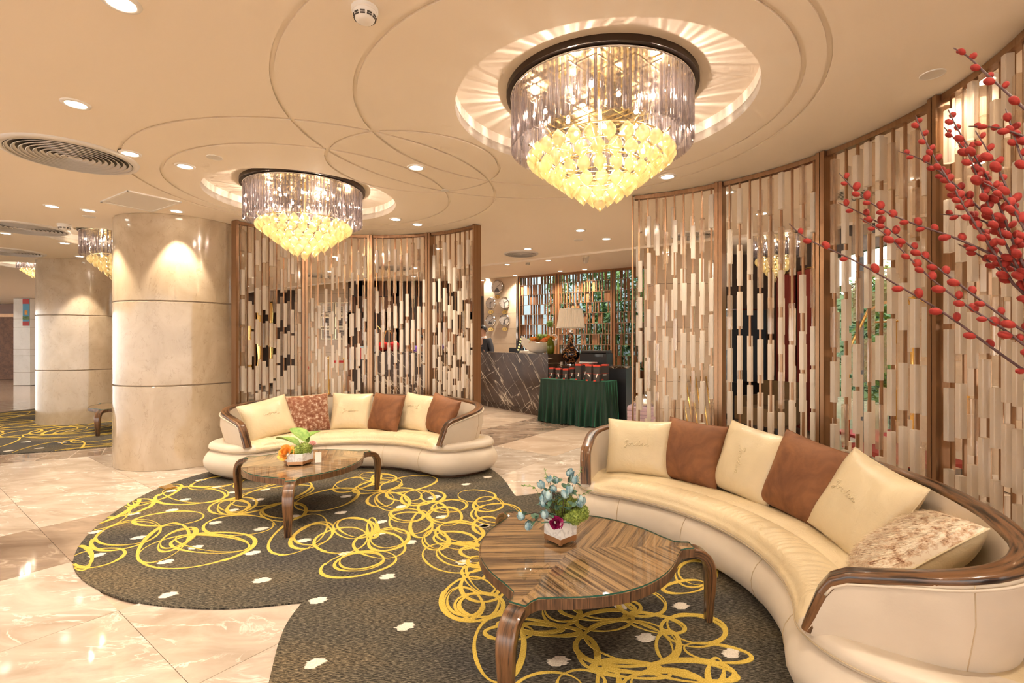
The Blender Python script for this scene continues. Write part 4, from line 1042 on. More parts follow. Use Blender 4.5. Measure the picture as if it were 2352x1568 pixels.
def sofa(center, mid, label, z=CT):
    t = thing('curved_sofa', label, 'sofa', (center[0], center[1], z), R(mid))
    # plinth and swollen body
    b = MB(); b.loft([[bend(s, w_, zz) for s, w_ in rr_outline(SL - .11, SW - .11, 0.24)] for zz in (0.0, 0.03)]); new('plinth', b.mesh('plinth'), M['rim_wood'], t)
    lv = [(0.022, .085), (0.035, .055), (0.07, .022), (0.115, .004), (0.155, 0.0), (0.195, .008), (0.235, .030), (0.262, .058), (0.285, .095)]
    b = MB(); b.loft([[bend(s, w_, zz) for s, w_ in rr_outline(SL - i, SW - i, 0.34 - i * .6)] for zz, i in lv]); body = new('body', b.mesh('body', smooth=True, autosmooth=60), M['leather_body'], t)
    for s in (-1.08, -0.42, 0.42, 1.08):
        b = MB(); b.tube([bend(s, -(SW - i) - 0.0015, zz) for zz, i in lv], 0.0022, 5); new('seam', b.mesh('seam', smooth=True), M['stitch'], body)
    # seat cushion with three channels
    S, W, rho = SL - 0.045, SW - 0.035, 0.30
    us = []
    for k in range(301):
        x = -1 + 2 * k / 300; us.append(S * math.copysign(1 - (1 - abs(x)) ** 1.12, x))
    def wlim(s):
        q = abs(s) - (S - rho)
        return W if q <= 0 else W - rho + math.sqrt(max(0.0, rho * rho - min(q, rho) ** 2))
    nv = 96; b = MB(); vs = []
    vv = [math.copysign(1 - (1 - abs(-1 + 2 * j / nv)) ** 1.15, -1 + 2 * j / nv) for j in range(nv + 1)]
    for s in us:
        for v in vv:
            w_ = v * wlim(s); vs.append(bend(s, w_, seat_z(s, w_)))
    nc = nv + 1
    fs = [(i * nc + j, (i + 1) * nc + j, (i + 1) * nc + j + 1, i * nc + j + 1) for i in range(300) for j in range(nv)]
    b.add(vs, fs); sm = b.mesh('seat_cushion', smooth=True); sm.materials.append(M['leather_seat']); sm.materials.append(M['leather_body'])
    for pl in sm.polygons:
        c = pl.center; a_ = math.atan2(c.y, c.x) * RM; r_ = math.hypot(c.x, c.y) - RM
        if abs(a_) > SL - 0.185 or r_ > 0.25 or (abs(a_) > SL - 0.26 and r_ < -SW + 0.13): pl.material_index = 1
    seat = new('seat_cushion', sm, None, t)
    b = MB(); b.loft([[bend(s, w_, zz) for s, w_ in rr_outline(S - i, W - i, rho - i)] for zz, i in ((0.262, .06), (0.270, .018), (0.285, 0.0), (0.300, 0.0005))], True, True); new('seat_welt', b.mesh('seat_welt', smooth=True, autosmooth=60), M['leather_body'], t)
    b = MB(); b.tube([bend(s, w_, 0.291) for s, w_ in rr_outline(S + .001, W + .001, rho)], 0.003, 5, closed=True); new('piping', b.mesh('piping', smooth=True), M['stitch'], seat)
    # back and arm shell, path in (s, w)
    S1, W1, W2, rc = SL - 0.180, -SW + 0.078, 0.245, 0.27
    path = []
    nA = 22
    for k in range(nA): path.append((S1, W1 + (W2 - rc - W1) * k / nA, (1, 0)))
    for k in range(16): a = PI / 2 * k / 16; path.append((S1 - rc + rc * math.cos(a), W2 - rc + rc * math.sin(a), (math.cos(a), math.sin(a))))
    nB = 70
    for k in range(nB + 1): path.append((S1 - rc - 2 * (S1 - rc) * k / nB, W2, (0, 1)))
    for k in range(1, 17): a = PI / 2 + PI / 2 * k / 16; path.append((-S1 + rc + rc * math.cos(a), W2 - rc + rc * math.sin(a), (math.cos(a), math.sin(a))))
    for k in range(1, nA + 1): path.append((-S1, W2 - rc + (W1 - W2 + rc) * k / nA, (-1, 0)))
    L = [0.0]
    for a, c in zip(path[:-1], path[1:]): L.append(L[-1] + math.hypot(a[0] - c[0], a[1] - c[1]))
    TOT = L[-1]
    prof = [(0.0, 0.335), (0.02, 0.40), (0.05, 0.49), (0.085, 0.548), (0.13, 0.575), (0.25, 0.605), (0.45, 0.655), (0.65, 0.695), (0.9, 0.722), (1.2, 0.732), (9, 0.735)]
    def top(u):
        u = min(u, TOT - u)
        for (a, za), (c, zc) in zip(prof[:-1], prof[1:]):
            if u <= c: f = (u - a) / (c - a); return za + (zc - za) * f
        return 0.735
    # resample with extra points at the ends
    us2 = sorted(set([0, .01, .02, .035, .05, .065, .085, .105, .13, .16, .2] + [TOT - x for x in (0, .01, .02, .035, .05, .065, .085, .105, .13, .16, .2)] + [TOT * k / 150 for k in range(151)]))
    def at(u):
        for i in range(len(L) - 1):
            if u <= L[i + 1] + 1e-9:
                f = (u - L[i]) / max(1e-9, L[i + 1] - L[i]); a, c = path[i], path[i + 1]
                return (a[0] + (c[0] - a[0]) * f, a[1] + (c[1] - a[1]) * f, (a[2][0] + (c[2][0] - a[2][0]) * f, a[2][1] + (c[2][1] - a[2][1]) * f))
        return path[-1]
    rin, rout, rimp, rimf, pipe = [], [], [], [], []
    ring = []
    for u in us2:
        s, w_, n_ = at(u); zt = top(u) - 0.012; h = max(0.004, zt - 0.315)
        fl_ = 0.050 * (h / 0.41)
        pos = lambda off, z_: bend(s + n_[0] * off, w_ + n_[1] * off, z_)
        ring.append([pos(-0.030, 0.315), pos(-0.034 + fl_ * .3, 0.315 + h * .5), pos(-0.030 + fl_ * .75, zt), pos(0.036 + fl_, zt), pos(0.050 + fl_ * .75, 0.315 + h * .62), pos(0.040 + fl_ * .25, 0.315 + h * .25), pos(0.028, 0.315)])
        c0 = Vector(pos(fl_ * .9, top(u))); side = (Vector(pos(fl_ * .9 + 0.01, top(u))) - c0).normalized()
        rimp.append(c0); rimf.append(side)
        if 0.06 < u < TOT - 0.06: pipe.append(Vector(pos(0.044 + fl_, zt - 0.012)))
    b = MB(); b.loft([list(r) for r in ring]); shell = new('back_shell', b.mesh('back_shell', smooth=True, autosmooth=50), M['leather_body'], t)
    frames = []
    for i in range(len(rimp)):
        tan = (rimp[min(i + 1, len(rimp) - 1)] - rimp[max(i - 1, 0)]).normalized(); up_ = rimf[i].cross(tan)
        if up_.z < 0: up_ = -up_
        if i < 3 or i > len(rimp) - 4:
            pass
        frames.append((rimf[i], up_.normalized(), 1.0, 1.0))
    # keep the up direction continuous around the slanted front edges
    for i in range(1, len(frames)):
        if Vector(frames[i][1]).dot(Vector(frames[i - 1][1])) < 0: frames[i] = (frames[i][0], -Vector(frames[i][1]), 1, 1)
    pr = [(-.034, -.020), (.036, -.020), (.040, -.015), (.040, .004), (.036, .010), (.026, .013), (-.024, .013), (-.033, .010), (-.037, .004), (-.037, -.015)]
    b = MB(); b.sweep(rimp, frames, pr); new('wood_rim', b.mesh('wood_rim', smooth=True, autosmooth=50), M['rim_wood'], t)
    b = MB(); b.tube(pipe, 0.005, 6); new('piping', b.mesh('piping', smooth=True), M['leather_body'], shell)
    for f in (0.16, 0.84):
        i = int(len(ring) * f); b = MB(); b.tube([Vector(ring[i][k]) * 1.0 for k in (3, 4, 5, 6)], 0.0022, 5); new('seam', b.mesh('seam', smooth=True), M['stitch'], shell)
    return t
SF1, SF1A = (-1.655, 4.195), 92.3
SF2, SF2A = (0.135, 2.516), 16.8
sofa(SF1, SF1A, 'cream leather curved sofa before the screen beside the thick column')
sofa(SF2, SF2A, 'cream leather curved sofa with its armrest beside the red willow branches')

# ---- cushions
JORDAN = [(0.75, 1.0), (0.35, 0.95), (0.15, 0.8), (0.3, 0.65), (0.6, 0.75), (0.74, 1.0), (0.66, 0.4), (0.5, -0.35), (0.25, -0.45), (0.15, -0.25), (0.4, 0.0), (0.85, 0.2), (1.0, .45), (1.2, .5), (1.3, .3), (1.2, .05), (1.0, .03), (.9, .2), (1.0, .45), (1.25, .45), (1.45, .42), (1.6, .55), (1.68, .45), (1.85, .45), (1.85, .2), (1.92, .03), (2.1, .1),
          (2.3, .4), (2.55, .5), (2.35, .45), (2.22, .25), (2.32, .03), (2.55, .12), (2.72, .5), (2.85, 1.05), (2.72, .4), (2.7, .08), (2.85, .03), (3.0, .12), (3.2, .42), (3.45, .48), (3.22, .4), (3.12, .2), (3.22, .03), (3.42, .15), (3.52, .45), (3.48, .1), (3.6, .03), (3.75, .12), (3.88, .48), (3.86, .05), (3.98, .35), (4.15, .5), (4.27, .4), (4.25, .1), (4.38, .03), (4.6, .15)]
def pillow_pt(u, v, side, W, H, T, sag=0.0):
    x = W / 2 * u * (1 - 0.055 * (1 - v * v)); z = H / 2 * v * (1 - 0.055 * (1 - u * u))
    th = T / 2 * ((1 - u ** 4) * (1 - v ** 4)) ** 0.5 * (1 - 0.25 * (u * u + v * v) / 2)
    wr = 0.004 * math.sin(9 * u + 5 * v) * (1 - u * u) * (1 - v * v) + 0.006 * math.sin(16 * u - 3 * v) * (u * u) * (1 - v * v) * (1 - u * u) * 4
    return Vector((x, side * (th + wr * 0.7) , z + H / 2))
def cushion(kind, label, pos, face, tilt=16, roll=0, W=0.46, H=0.44, T=0.17, text=None, group=None, z=None, back_mat=None, matrix=None):
    t = thing('throw_cushion', label, 'cushion', (0, 0, 0), 0, group)
    yaw = math.atan2(face[1], face[0]) + PI / 2
    m = Matrix.Translation((pos[0], pos[1], z)) @ Matrix.Rotation(yaw, 4, 'Z') @ Matrix.Rotation(R(-tilt), 4, 'X') @ Matrix.Translation((0, 0, H / 2)) @ Matrix.Rotation(R(roll), 4, 'Y') @ Matrix.Translation((0, 0, -H / 2))
    if matrix is not None: m = matrix
    t.matrix_world = m
    mats = dict(leather='leather_cushion', velvet='velvet', fur='fur', pale='fur_pale')
    n = 22
    def g(v): return math.copysign(1 - (1 - abs(v)) ** 1.5, v)
    front = MB().grid(lambda a, c: pillow_pt(g(2 * a - 1), g(2 * c - 1), -1, W, H, T), n, n)
    back = MB().grid(lambda a, c: pillow_pt(g(2 * a - 1), g(2 * c - 1), 1, W, H, T), n, n)
    fc = new('front_cover', front.mesh('front_cover', smooth=True), M[mats[kind]], t)
    new('back_cover', back.mesh('back_cover', smooth=True), M[back_mat or ('leather_cushion' if kind != 'velvet' else 'velvet')], t)
    edge = [pillow_pt(g(-1 + 2 * k / 20), -1, -1, W, H, T) for k in range(20)] + [pillow_pt(1, g(-1 + 2 * k / 20), -1, W, H, T) for k in range(20)] + [pillow_pt(g(1 - 2 * k / 20), 1, -1, W, H, T) for k in range(20)] + [pillow_pt(-1, g(1 - 2 * k / 20), -1, W, H, T) for k in range(20)]
    new('edge_seam', MB().tube(edge, 0.0035, 5, closed=True).mesh('edge_seam', smooth=True), M[mats[kind] if kind in ('leather', 'velvet') else 'leather_cushion'], t)
    if text is not None:
        ang, sx, ox, oz = text
        P = [(p[0] + 0.18 * p[1], p[1]) for p in JORDAN]; P = smooth_open(P, 2); pts = []
        for x, y in P:
            x = (x - 2.35) * sx; y = (y - 0.3) * sx
            xr = x * math.cos(R(ang)) - y * math.sin(R(ang)) + ox; zr = x * math.sin(R(ang)) + y * math.cos(R(ang)) + oz
            q = pillow_pt(xr / (W / 2), zr / (H / 2), -1, W, H, T); pts.append((q.x, q.y - 0.0005, q.z))
        new('embossed_lettering', MB().tube(pts, 0.0034, 5).mesh('embossed_lettering', smooth=True), M['leather_cushion'], fc)
    if kind in ('fur', 'pale'):
        r2 = random.Random(3); b = MB()
        for _ in range(6500):
            u, v = r2.uniform(-.97, .97), r2.uniform(-.97, .97)
            p = pillow_pt(u, v, -1, W, H, T); p2 = pillow_pt(u + .02, v, -1, W, H, T); p3 = pillow_pt(u, v + .02, -1, W, H, T)
            nn = (p2 - p).cross(p3 - p).normalized()
            if nn.y > 0: nn = -nn
            d = (Vector((r2.uniform(-.5, .5), 0, -1 + r2.uniform(-.3, .3))) + nn * r2.uniform(.3, .9)).normalized()
            sd = d.cross(nn).normalized() * 0.0013; ln = r2.uniform(.014, .027)
            b.add([p + sd, p - sd, p + d * ln], [(0, 1, 2)])
        o = new('fur_pile', b.mesh('fur_pile'), M[mats[kind]], fc); o['kind'] = 'stuff'
    return t
def cush_on(sc_, px, py, dr, yaw_adj, kind, label, grp, sofa_r=None, **k):
    x, y = on_floor(px, py, 0.37)
    f = Vector((sc_[0] - x, sc_[1] - y)).normalized(); x, y = sc_[0] - f.x * (1.50 + dr), sc_[1] - f.y * (1.50 + dr)
    f = Matrix.Rotation(R(yaw_adj), 2) @ f
    return cushion(kind, label, (x, y), f, z=CT + 0.352, group=grp, **k)
G1, G2 = 'cushions on the far curved sofa', 'cushions on the near curved sofa'
cush_on(SF1, 617, 1000, -0.06, 4, 'leather', 'cream leather cushion tilted against the armrest by the thick column', G1, tilt=26, roll=-11, W=0.52, text=(180, 0.042, 0.02, 0.03))
cush_on(SF1, 710, 990, 0.04, 6, 'fur', 'brown and white cowhide fur cushion on the far sofa', G1, tilt=18, roll=-2)
cush_on(SF1, 807, 984, 0.06, 0, 'leather', 'cream leather cushion between the cowhide cushion and a brown velvet one', G1, tilt=18, roll=2, text=(3, 0.042, 0, 0))
cush_on(SF1, 884, 985, -0.02, -22, 'velvet', 'brown velvet cushion between two cream leather cushions on the far sofa', G1, tilt=18, roll=2, W=0.46)
cush_on(SF1, 955, 986, 0.06, -10, 'leather', 'cream leather cushion between two brown velvet cushions on the far sofa', G1, tilt=20, roll=4, text=(184, 0.042, -0.02, 0.06))
cush_on(SF1, 1022, 990, 0.02, -12, 'velvet', 'brown velvet cushion in the far sofa corner near the reception desk', G1, tilt=20, roll=8, W=0.50)
cush_on(SF2, 1462, 1090, 0.02, 6, 'leather', 'shiny cream leather cushion in the far corner of the near sofa', G2, tilt=16, roll=-1, W=0.50, H=0.43, text=(2, 0.045, 0, 0.02))
cush_on(SF2, 1595, 1100, 0.06, -6, 'velvet', 'brown velvet cushion standing against two leather ones before the thin screen post', G2, tilt=17, roll=2, W=0.48, H=0.46)
cush_on(SF2, 1723, 1136, 0.06, -4, 'leather', 'cream leather cushion with sideways lettering between brown velvet cushions', G2, tilt=18, roll=6, W=0.47, H=0.48, text=(-88, 0.045, -0.01, 0))
cush_on(SF2, 1842, 1190, 0.05, 6, 'velvet', 'large brown velvet cushion beside the sideways-lettered leather cushion', G2, tilt=20, roll=8, W=0.52, H=0.48)
cush_on(SF2, 1968, 1262, 0.0, 6, 'leather', 'cream leather cushion leaning beside the speckled fur cushion', G2, tilt=26, roll=10, W=0.50, H=0.48, text=(-4, 0.044, -0.05, 0.03))
upv = Vector((0.74, -0.22, 0.60)).normalized(); nf = Vector((-0.50, 0.42, 0.76)); nf = (nf - upv * nf.dot(upv)).normalized(); xv = (-nf).cross(upv).normalized()
mx = Matrix.Translation((1.46, 2.06, 0.40)) @ Matrix(((xv.x, -nf.x, upv.x, 0), (xv.y, -nf.y, upv.y, 0), (xv.z, -nf.z, upv.z, 0), (0, 0, 0, 1)))
cushion('pale', 'pale speckled fur cushion with leather back leaning in the sofa corner', (0, 0), (1, 0), W=0.46, H=0.46, T=0.20, group=G2, z=0, matrix=mx)
# ================================================================== COFFEE TABLES
def table_outline(scale=1.0, inset=0.0):
    """three swelling sides drawn out into noses at the legs (legs at 0, 120, 240 degrees)"""
    P = []; mid, rc, nose, hw = 0.462, 0.50, 0.600, 0.036
    for k in range(3):
        a0 = R(120 * k)
        base = [(nose, -hw), (nose, hw), (0.560, hw + .004), (0.525, hw + .018)]
        ca, sa = math.cos(a0), math.sin(a0)
        for x, y in base: P.append((x * ca - y * sa, x * sa + y * ca))
        for j in range(1, 20):
            f = j / 20.0; a = a0 + R(120) * (0.085 + 0.83 * f)
            r_ = mid + (0.502 - mid) * (abs(2 * f - 1) ** 2.2)
            P.append((r_ * math.cos(a), r_ * math.sin(a)))
        a1 = R(120 * (k + 1)); ca, sa = math.cos(a1), math.sin(a1)
        for x, y in ((0.525, -hw - .018), (0.560, -hw - .004)): P.append((x * ca - y * sa, x * sa + y * ca))
    return [(x * scale, y * scale) for x, y in P]
OUTL = table_outline()
def make_table(label, loc, rz, z=CT, group=None):
    t = thing('coffee_table', label, 'table', (loc[0], loc[1], z), rz)
    H = 0.372
    # apron slab with veneered sides
    b = MB(); n = len(OUTL); per = [0.0]
    for a, c in zip(OUTL, OUTL[1:] + OUTL[:1]): per.append(per[-1] + math.hypot(a[0] - c[0], a[1] - c[1]))
    for k in range(n):
        a, c = OUTL[k], OUTL[(k + 1) % n]
        b.add([(*a, H - .042), (*c, H - .042), (*c, H), (*a, H)], [(0, 1, 2, 3)], [(per[k], 0), (per[k + 1], 0), (per[k + 1], .042), (per[k], .042)])
    b.add([(*p, H - .042) for p in OUTL], [tuple(range(n))[::-1]], [(0, 0)] * n)
    new('apron', b.mesh('apron'), M['zebra_edge'], t)
    # three veneer leaves meeting in mitres that run to the legs
    for k in range(3):
        i0 = k * 25; ids = [(i0 + 0) % n] + [(i0 + q) % n for q in range(1, 25)] + [((k + 1) * 25) % n]
        mid = R(120 * k + 60); ca, sa = math.cos(mid), math.sin(mid)
        a0, a1 = R(120 * k), R(120 * (k + 1))
        ring = [(0.600 * math.cos(a0), 0.600 * math.sin(a0))] + [OUTL[(i0 + q) % n] for q in range(1, 25)] + [OUTL[((k + 1) * 25) % n] if False else (OUTL[((k + 1) * 25) % n])] + [(0.600 * math.cos(a1), 0.600 * math.sin(a1))]
        vs = [(0, 0, H + .0005)] + [(x, y, H + .0005) for x, y in ring]
        uv = [(-x * sa + y * ca + 3 * k, x * ca + y * sa) for x, y, _ in vs]
        b = MB(); b.add(vs, [(0, q, q + 1) for q in range(1, len(vs) - 1)], uv)
        new('veneer_leaf', b.mesh('veneer_leaf'), M['zebra'], t)
    g_out = [(x * 0.992, y * 0.992) for x, y in OUTL]
    b = MB(); b.add([(x, y, H + .008) for x, y in g_out], [tuple(range(n))]); gm = b.mesh('glass_top'); gt = new('glass_top', gm, M['glass'], t)
    b = MB()
    for k in range(n):
        a, c = g_out[k], g_out[(k + 1) % n]; b.add([(*a, H + .001), (*c, H + .001), (*c, H + .008), (*a, H + .008)], [(0, 1, 2, 3)])
    new('glass_edge', b.mesh('glass_edge'), M['glass_edge'], gt)
    path = [(0.50, H - .022), (0.575, H - .021), (0.625, H - .026), (0.662, H - .048), (0.683, H - .088), (0.690, H - .14), (0.688, 0.15), (0.683, 0.07), (0.680, 0.0)]
    wid = [1, 1, 1.02, 1.05, 1.05, 1.0, .85, .72, .62]; thk = [1, 1, 1.0, 1.0, .98, .95, .82, .72, .64]
    path2, w2, t2 = [], [], []
    for i in range(len(path) - 1):
        for q in range(4):
            f = q / 4; path2.append((path[i][0] * (1 - f) + path[i + 1][0] * f, path[i][1] * (1 - f) + path[i + 1][1] * f)); w2.append(wid[i] * (1 - f) + wid[i + 1] * f); t2.append(thk[i] * (1 - f) + thk[i + 1] * f)
    path2.append(path[-1]); w2.append(wid[-1]); t2.append(thk[-1])
    for _ in range(2):
        path2 = [path2[0]] + [((a[0] + 2 * p[0] + c[0]) / 4, (a[1] + 2 * p[1] + c[1]) / 4) for a, p, c in zip(path2, path2[1:], path2[2:])] + [path2[-1]]
    pr = [(-.036, -.021), (-.030, -.024), (.030, -.024), (.036, -.021), (.036, .017), (.030, .0215), (-.030, .0215), (-.036, .017)]
    for k in range(3):
        pts, frs = [], []
        for i, (r_, zz) in enumerate(path2):
            a, c = path2[max(i - 1, 0)], path2[min(i + 1, len(path2) - 1)]
            tx, tz = c[0] - a[0], c[1] - a[1]; l = math.hypot(tx, tz); tx, tz = tx / l, tz / l
            pts.append((r_, 0, zz)); frs.append(((0, 1, 0), (-tz, 0, tx), w2[i], t2[i]))
        b = MB(); b.sweep(pts, frs, pr); new('leg', b.mesh('leg', smooth=True, autosmooth=35), M['rim_wood'], t, rot=(0, 0, R(120 * k)))
    return t
TB1, TB2 = (-1.76, 4.142), (0.30, 2.42)
make_table('glass-topped zebra-wood coffee table before the far sofa', TB1, R(44.3))
make_table('glass-topped zebra-wood coffee table with the blue flower arrangement', TB2, R(2))
make_table('dark three-legged coffee table half hidden behind the thick column', (-6.2, 7.86), R(40))
TTOP = CT + 0.381

# ================================================================== FLOWER POTS
def leaf_mesh(L, W, curl=0.15, n=5):
    b = MB(); vs = []
    for k in range(n + 1):
        f = k / n; w_ = W * math.sin(PI * min(1, f * 0.94 + 0.03)) ** 0.8; z = curl * L * (f - f * f * 1.6)
        vs += [(-w_ / 2, f * L, z + 0.12 * w_), (0, f * L, z - 0.05 * w_), (w_ / 2, f * L, z + 0.12 * w_)]
    fs = []
    for k in range(n):
        a = k * 3; fs += [(a, a + 1, a + 4, a + 3), (a + 1, a + 2, a + 5, a + 4)]
    return b.add(vs, fs).mesh('leaf', smooth=True)
def bud_mesh(r):
    b = MB()
    b.lathe([(0, -1.1 * r), (0.62 * r, -.8 * r), (.95 * r, -.1 * r), (.85 * r, .5 * r), (.5 * r, .95 * r), (0.25 * r, .85 * r), (0, .7 * r)], 10)
    for k in range(5):
        a = 2 * PI * k / 5; M_ = Matrix.Rotation(a, 3, 'Z')
        vs = []
        for i in range(4):
            f = i / 3; z = (-.9 + 2.05 * f) * r; rr = r * (0.75 + 0.4 * math.sin(PI * f * .8)); wd = .75 * r * math.sin(PI * (0.15 + 0.75 * f))
            vs += [M_ @ Vector((rr, -wd, z)), M_ @ Vector((rr * 1.06, 0, z)), M_ @ Vector((rr, wd, z))]
        b.add(vs, [(i * 3 + q, i * 3 + q + 1, i * 3 + q + 4, i * 3 + q + 3) for i in range(3) for q in range(2)])
    return b.mesh('flower_bud', smooth=True)
def moss_ball(r, seed):
    r2 = random.Random(seed); b = MB()
    b.lathe([(r * .9 * math.sin(PI * k / 8), -r * .9 * math.cos(PI * k / 8)) for k in range(9)], 14)
    for _ in range(420):
        d = Vector((r2.gauss(0, 1), r2.gauss(0, 1), r2.gauss(0, 1))).normalized(); p = d * r * r2.uniform(.85, 1.03)
        s = d.orthogonal().normalized() * r * .075; q = d.cross(s).normalized() * r * .075
        b.add([p + s, p + q, p - s, p - q, p + d * r * .10], [(0, 1, 4), (1, 2, 4), (2, 3, 4), (3, 0, 4)])
    return b.mesh('moss_ball')
def rose_mesh(r, petals=14, open_=0.5):
    b = MB(); r2 = random.Random(5)
    for k in range(petals):
        f = k / petals; a = k * 2.4; rr = r * (0.18 + 0.75 * f); hgt = r * (0.95 - 0.55 * f); wd = r * (0.35 + 0.45 * f); M_ = Matrix.Rotation(a, 3, 'Z')
        vs = []
        for i in range(4):
            g_ = i / 3
            for j in range(5):
                h = -1 + j / 2
                vs.append(M_ @ Vector((rr * (0.45 + 0.55 * g_) + open_ * f * g_ * r * .4 - 0.18 * rr * h * h, wd * h * (0.6 + .4 * math.sin(PI * g_ * .8)), -0.5 * r + hgt * g_ * 1.2 - 0.1 * r * h * h * g_)))
        b.add(vs, [(i * 5 + j, i * 5 + j + 1, i * 5 + j + 6, i * 5 + j + 5) for i in range(3) for j in range(4)])
    return b.mesh('rose_bloom', smooth=True)
# near pot: square white marble on a copper foot
px_, py_ = on_floor(1287, 1240, TTOP)
pot = thing('flower_pot', 'square white marble pot with copper foot and blue flowers on the table', 'flower pot', (px_, py_ , TTOP), R(40))
hs = 0.058
for sx, sy in ((-1, -1), (-1, 1), (1, -1), (1, 1)): new('foot', MB().box((sx * (hs - .010), sy * (hs - .010), 0.004), (0.014, 0.014, 0.008)).mesh('foot'), M['copper'], pot)
new('copper_base', MB().box((0, 0, 0.020), (2 * hs, 2 * hs, 0.026)).mesh('copper_base'), M['copper'], pot)
b = MB(); H_ = 0.118
sq = lambda h: [(-h, -h), (h, -h), (h, h), (-h, h)]
b.loft([[(x, y, z) for x, y in sq(h)] for h, z in ((hs, 0.033), (hs, H_), (hs - .008, H_), (hs - .008, H_ - .02))]); new('marble_box', b.mesh('marble_box'), M['pot_marble'], pot)
toC = Vector((-px_, -py_, 0)).normalized(); Rz = Matrix.Rotation(-R(40), 3, 'Z')
RIGHT = Rz @ Vector((-toC.y, toC.x, 0)) * -1; RIGHT = Rz @ Vector((1, 0, 0)); BACK = Rz @ Vector((0, 1, 0))
def L3(r_, bk, z): return RIGHT * r_ + BACK * bk + Vector((0, 0, z))
r2 = random.Random(9)
LF = leaf_mesh(0.045, 0.024); LF.materials.append(M['leaf_blue']); LFB = leaf_mesh(0.020, 0.012); LFB.materials.append(M['leaf_bright'])
BD = bud_mesh(0.0155); BD.materials.append(M['blue_bud'])
for k, (rx, bk, z, r_) in enumerate(((0.072, -0.03, 0.130, 0.040), (0.105, 0.0, 0.140, 0.042), (0.035, -0.035, 0.125, 0.026), (0.04, 0.03, 0.17, 0.045), (0.08, 0.05, 0.16, 0.035), (0.0, 0.04, 0.15, 0.05))):
    new('moss_ball', moss_ball(r_, k), M['moss'], pot, L3(rx, bk, z))
new('rose_bloom', rose_mesh(0.034), M['magenta'], pot, L3(-0.028, -0.078, 0.118), (R(70), 0, R(40) * -1 + R(5)))
for sx in (-1, 1): new('leaf', LF, None, pot, L3(-0.028 + sx * 0.03, -0.075, 0.115), (0, 0, -R(40) - sx * R(85)))
stems = [(-.075, .0, .235), (-.095, .02, .275), (-.055, .03, .30), (-.085, -.01, .21), (-.065, -.04, .235), (-.09, -.02, .19), (-.035, .0, .26), (.02, -.04, .245), (.045, -.03, .265), (.075, .02, .30), (.055, .06, .325), (.095, -.035, .195), (.105, -.02, .205), (-.085, -.06, .15), (-.165, -.05, .09), (-.2, -.04, .135), (-.02, .05, .29)]
for k, (rx, bk, z) in enumerate(stems):
    p = L3(rx, bk, z); q = L3(rx * .3, bk * .3, H_ - .01)
    midp = (p + q) / 2 + Vector((0, 0, 0.03))
    new('stem', MB().tube([q, midp, p], 0.0016, 5).mesh('stem', smooth=True), M['branch'], pot)
    sc_ = r2.uniform(.85, 1.2)
    new('flower_bud', BD, None, pot, p, (r2.uniform(-.7, .7), r2.uniform(-.7, .7), r2.uniform(0, 6)), (sc_, sc_, sc_ * 1.15))
    for j in range(4):
        f = r2.uniform(.35, .98); pp = (q * (1 - f) + p * f) + Vector((0, 0, 0.02 * math.sin(PI * f)))
        new('leaf', LF, None, pot, pp, (r2.uniform(-.4, .8), r2.uniform(-.5, .5), r2.uniform(0, 6.28)), (1, 1, 1))
for rx, bk, z, tx, tz in ((-.06, .02, .29, -.02, .07), (.085, .03, .29, .03, .075), (-.13, .0, .27, -.07, .01), (.10, .0, .225, .06, .03), (-.03, .03, .27, .0, .05)):
    p, q = L3(rx, bk, z), L3(rx + tx, bk, z + tz)
    new('stem', MB().tube([L3(rx * .4, bk, H_), p, q], 0.0013, 5).mesh('stem', smooth=True), M['leaf'], pot)
    for j in range(12):
        f = j / 11; new('leaf', LFB, None, pot, p * (1 - f) + q * f, (r2.uniform(-.3, .5), 0, r2.uniform(0, 6.28)), (1 - .5 * f,) * 3)

# far pot: hexagonal marble dish
px_, py_ = on_floor(686, 1062, TTOP)
pot = thing('flower_pot', 'hexagonal white marble planter with orange flower and green leaves', 'flower pot', (px_, py_, TTOP), R(8))
hexa = lambda r_: [(r_ * math.cos(R(60 * k)), r_ * math.sin(R(60 * k))) for k in range(6)]
for k in range(6): new('foot', MB().box((0.105 * math.cos(R(60 * k)), 0.105 * math.sin(R(60 * k)), 0.004), (0.012, 0.012, 0.008)).mesh('foot'), M['copper'], pot)
new('copper_base', MB().prism(hexa(0.118), 0.007, 0.030).mesh('copper_base'), M['copper'], pot)
b = MB(); b.loft([[(x, y, z) for x, y in hexa(r_)] for r_, z in ((0.118, 0.030), (0.118, 0.092), (0.108, 0.092), (0.108, 0.075))]); new('marble_box', b.mesh('marble_box'), M['pot_marble'], pot)
LG = leaf_mesh(0.22, 0.17, 0.25, 7); LG.materials.append(M['leaf_bright'])
new('leaf', LG, None, pot, (-0.02, 0.07, 0.12), (R(25), R(10), R(75))); new('leaf', LG, None, pot, (0.06, 0.06, 0.15), (R(45), R(-10), R(70)), (.9, .9, .9)); new('leaf', LG, None, pot, (0.02, 0.08, 0.16), (R(35), 0, R(-60)), (.7, .7, .7))
for k, (x, y, z, r_) in enumerate(((0.0, -0.045, 0.10, 0.05), (0.06, -0.02, 0.115, 0.055), (0.03, 0.03, 0.11, 0.05))): new('moss_ball', moss_ball(r_, 20 + k), M['moss'], pot, (x, y, z))
ol = rose_mesh(0.062, 9, 1.2); new('rose_bloom', ol, M['orange'], pot, (-0.085, -0.075, 0.105), (R(60), 0, R(-15)))
new('rose_bloom', rose_mesh(0.030, 12, .6), M['pink'], pot, (0.12, -0.02, 0.165), (R(20), R(20), 0))
new('stem', MB().tube([(0.05, 0.0, 0.08), (0.12, -0.02, 0.15)], 0.002, 5).mesh('stem'), M['leaf'], pot)
t = thing('table_sign', 'small folded cream card beside the hexagonal planter', 'card', (px_ + 0.155, py_ + 0.02, TTOP), R(20))
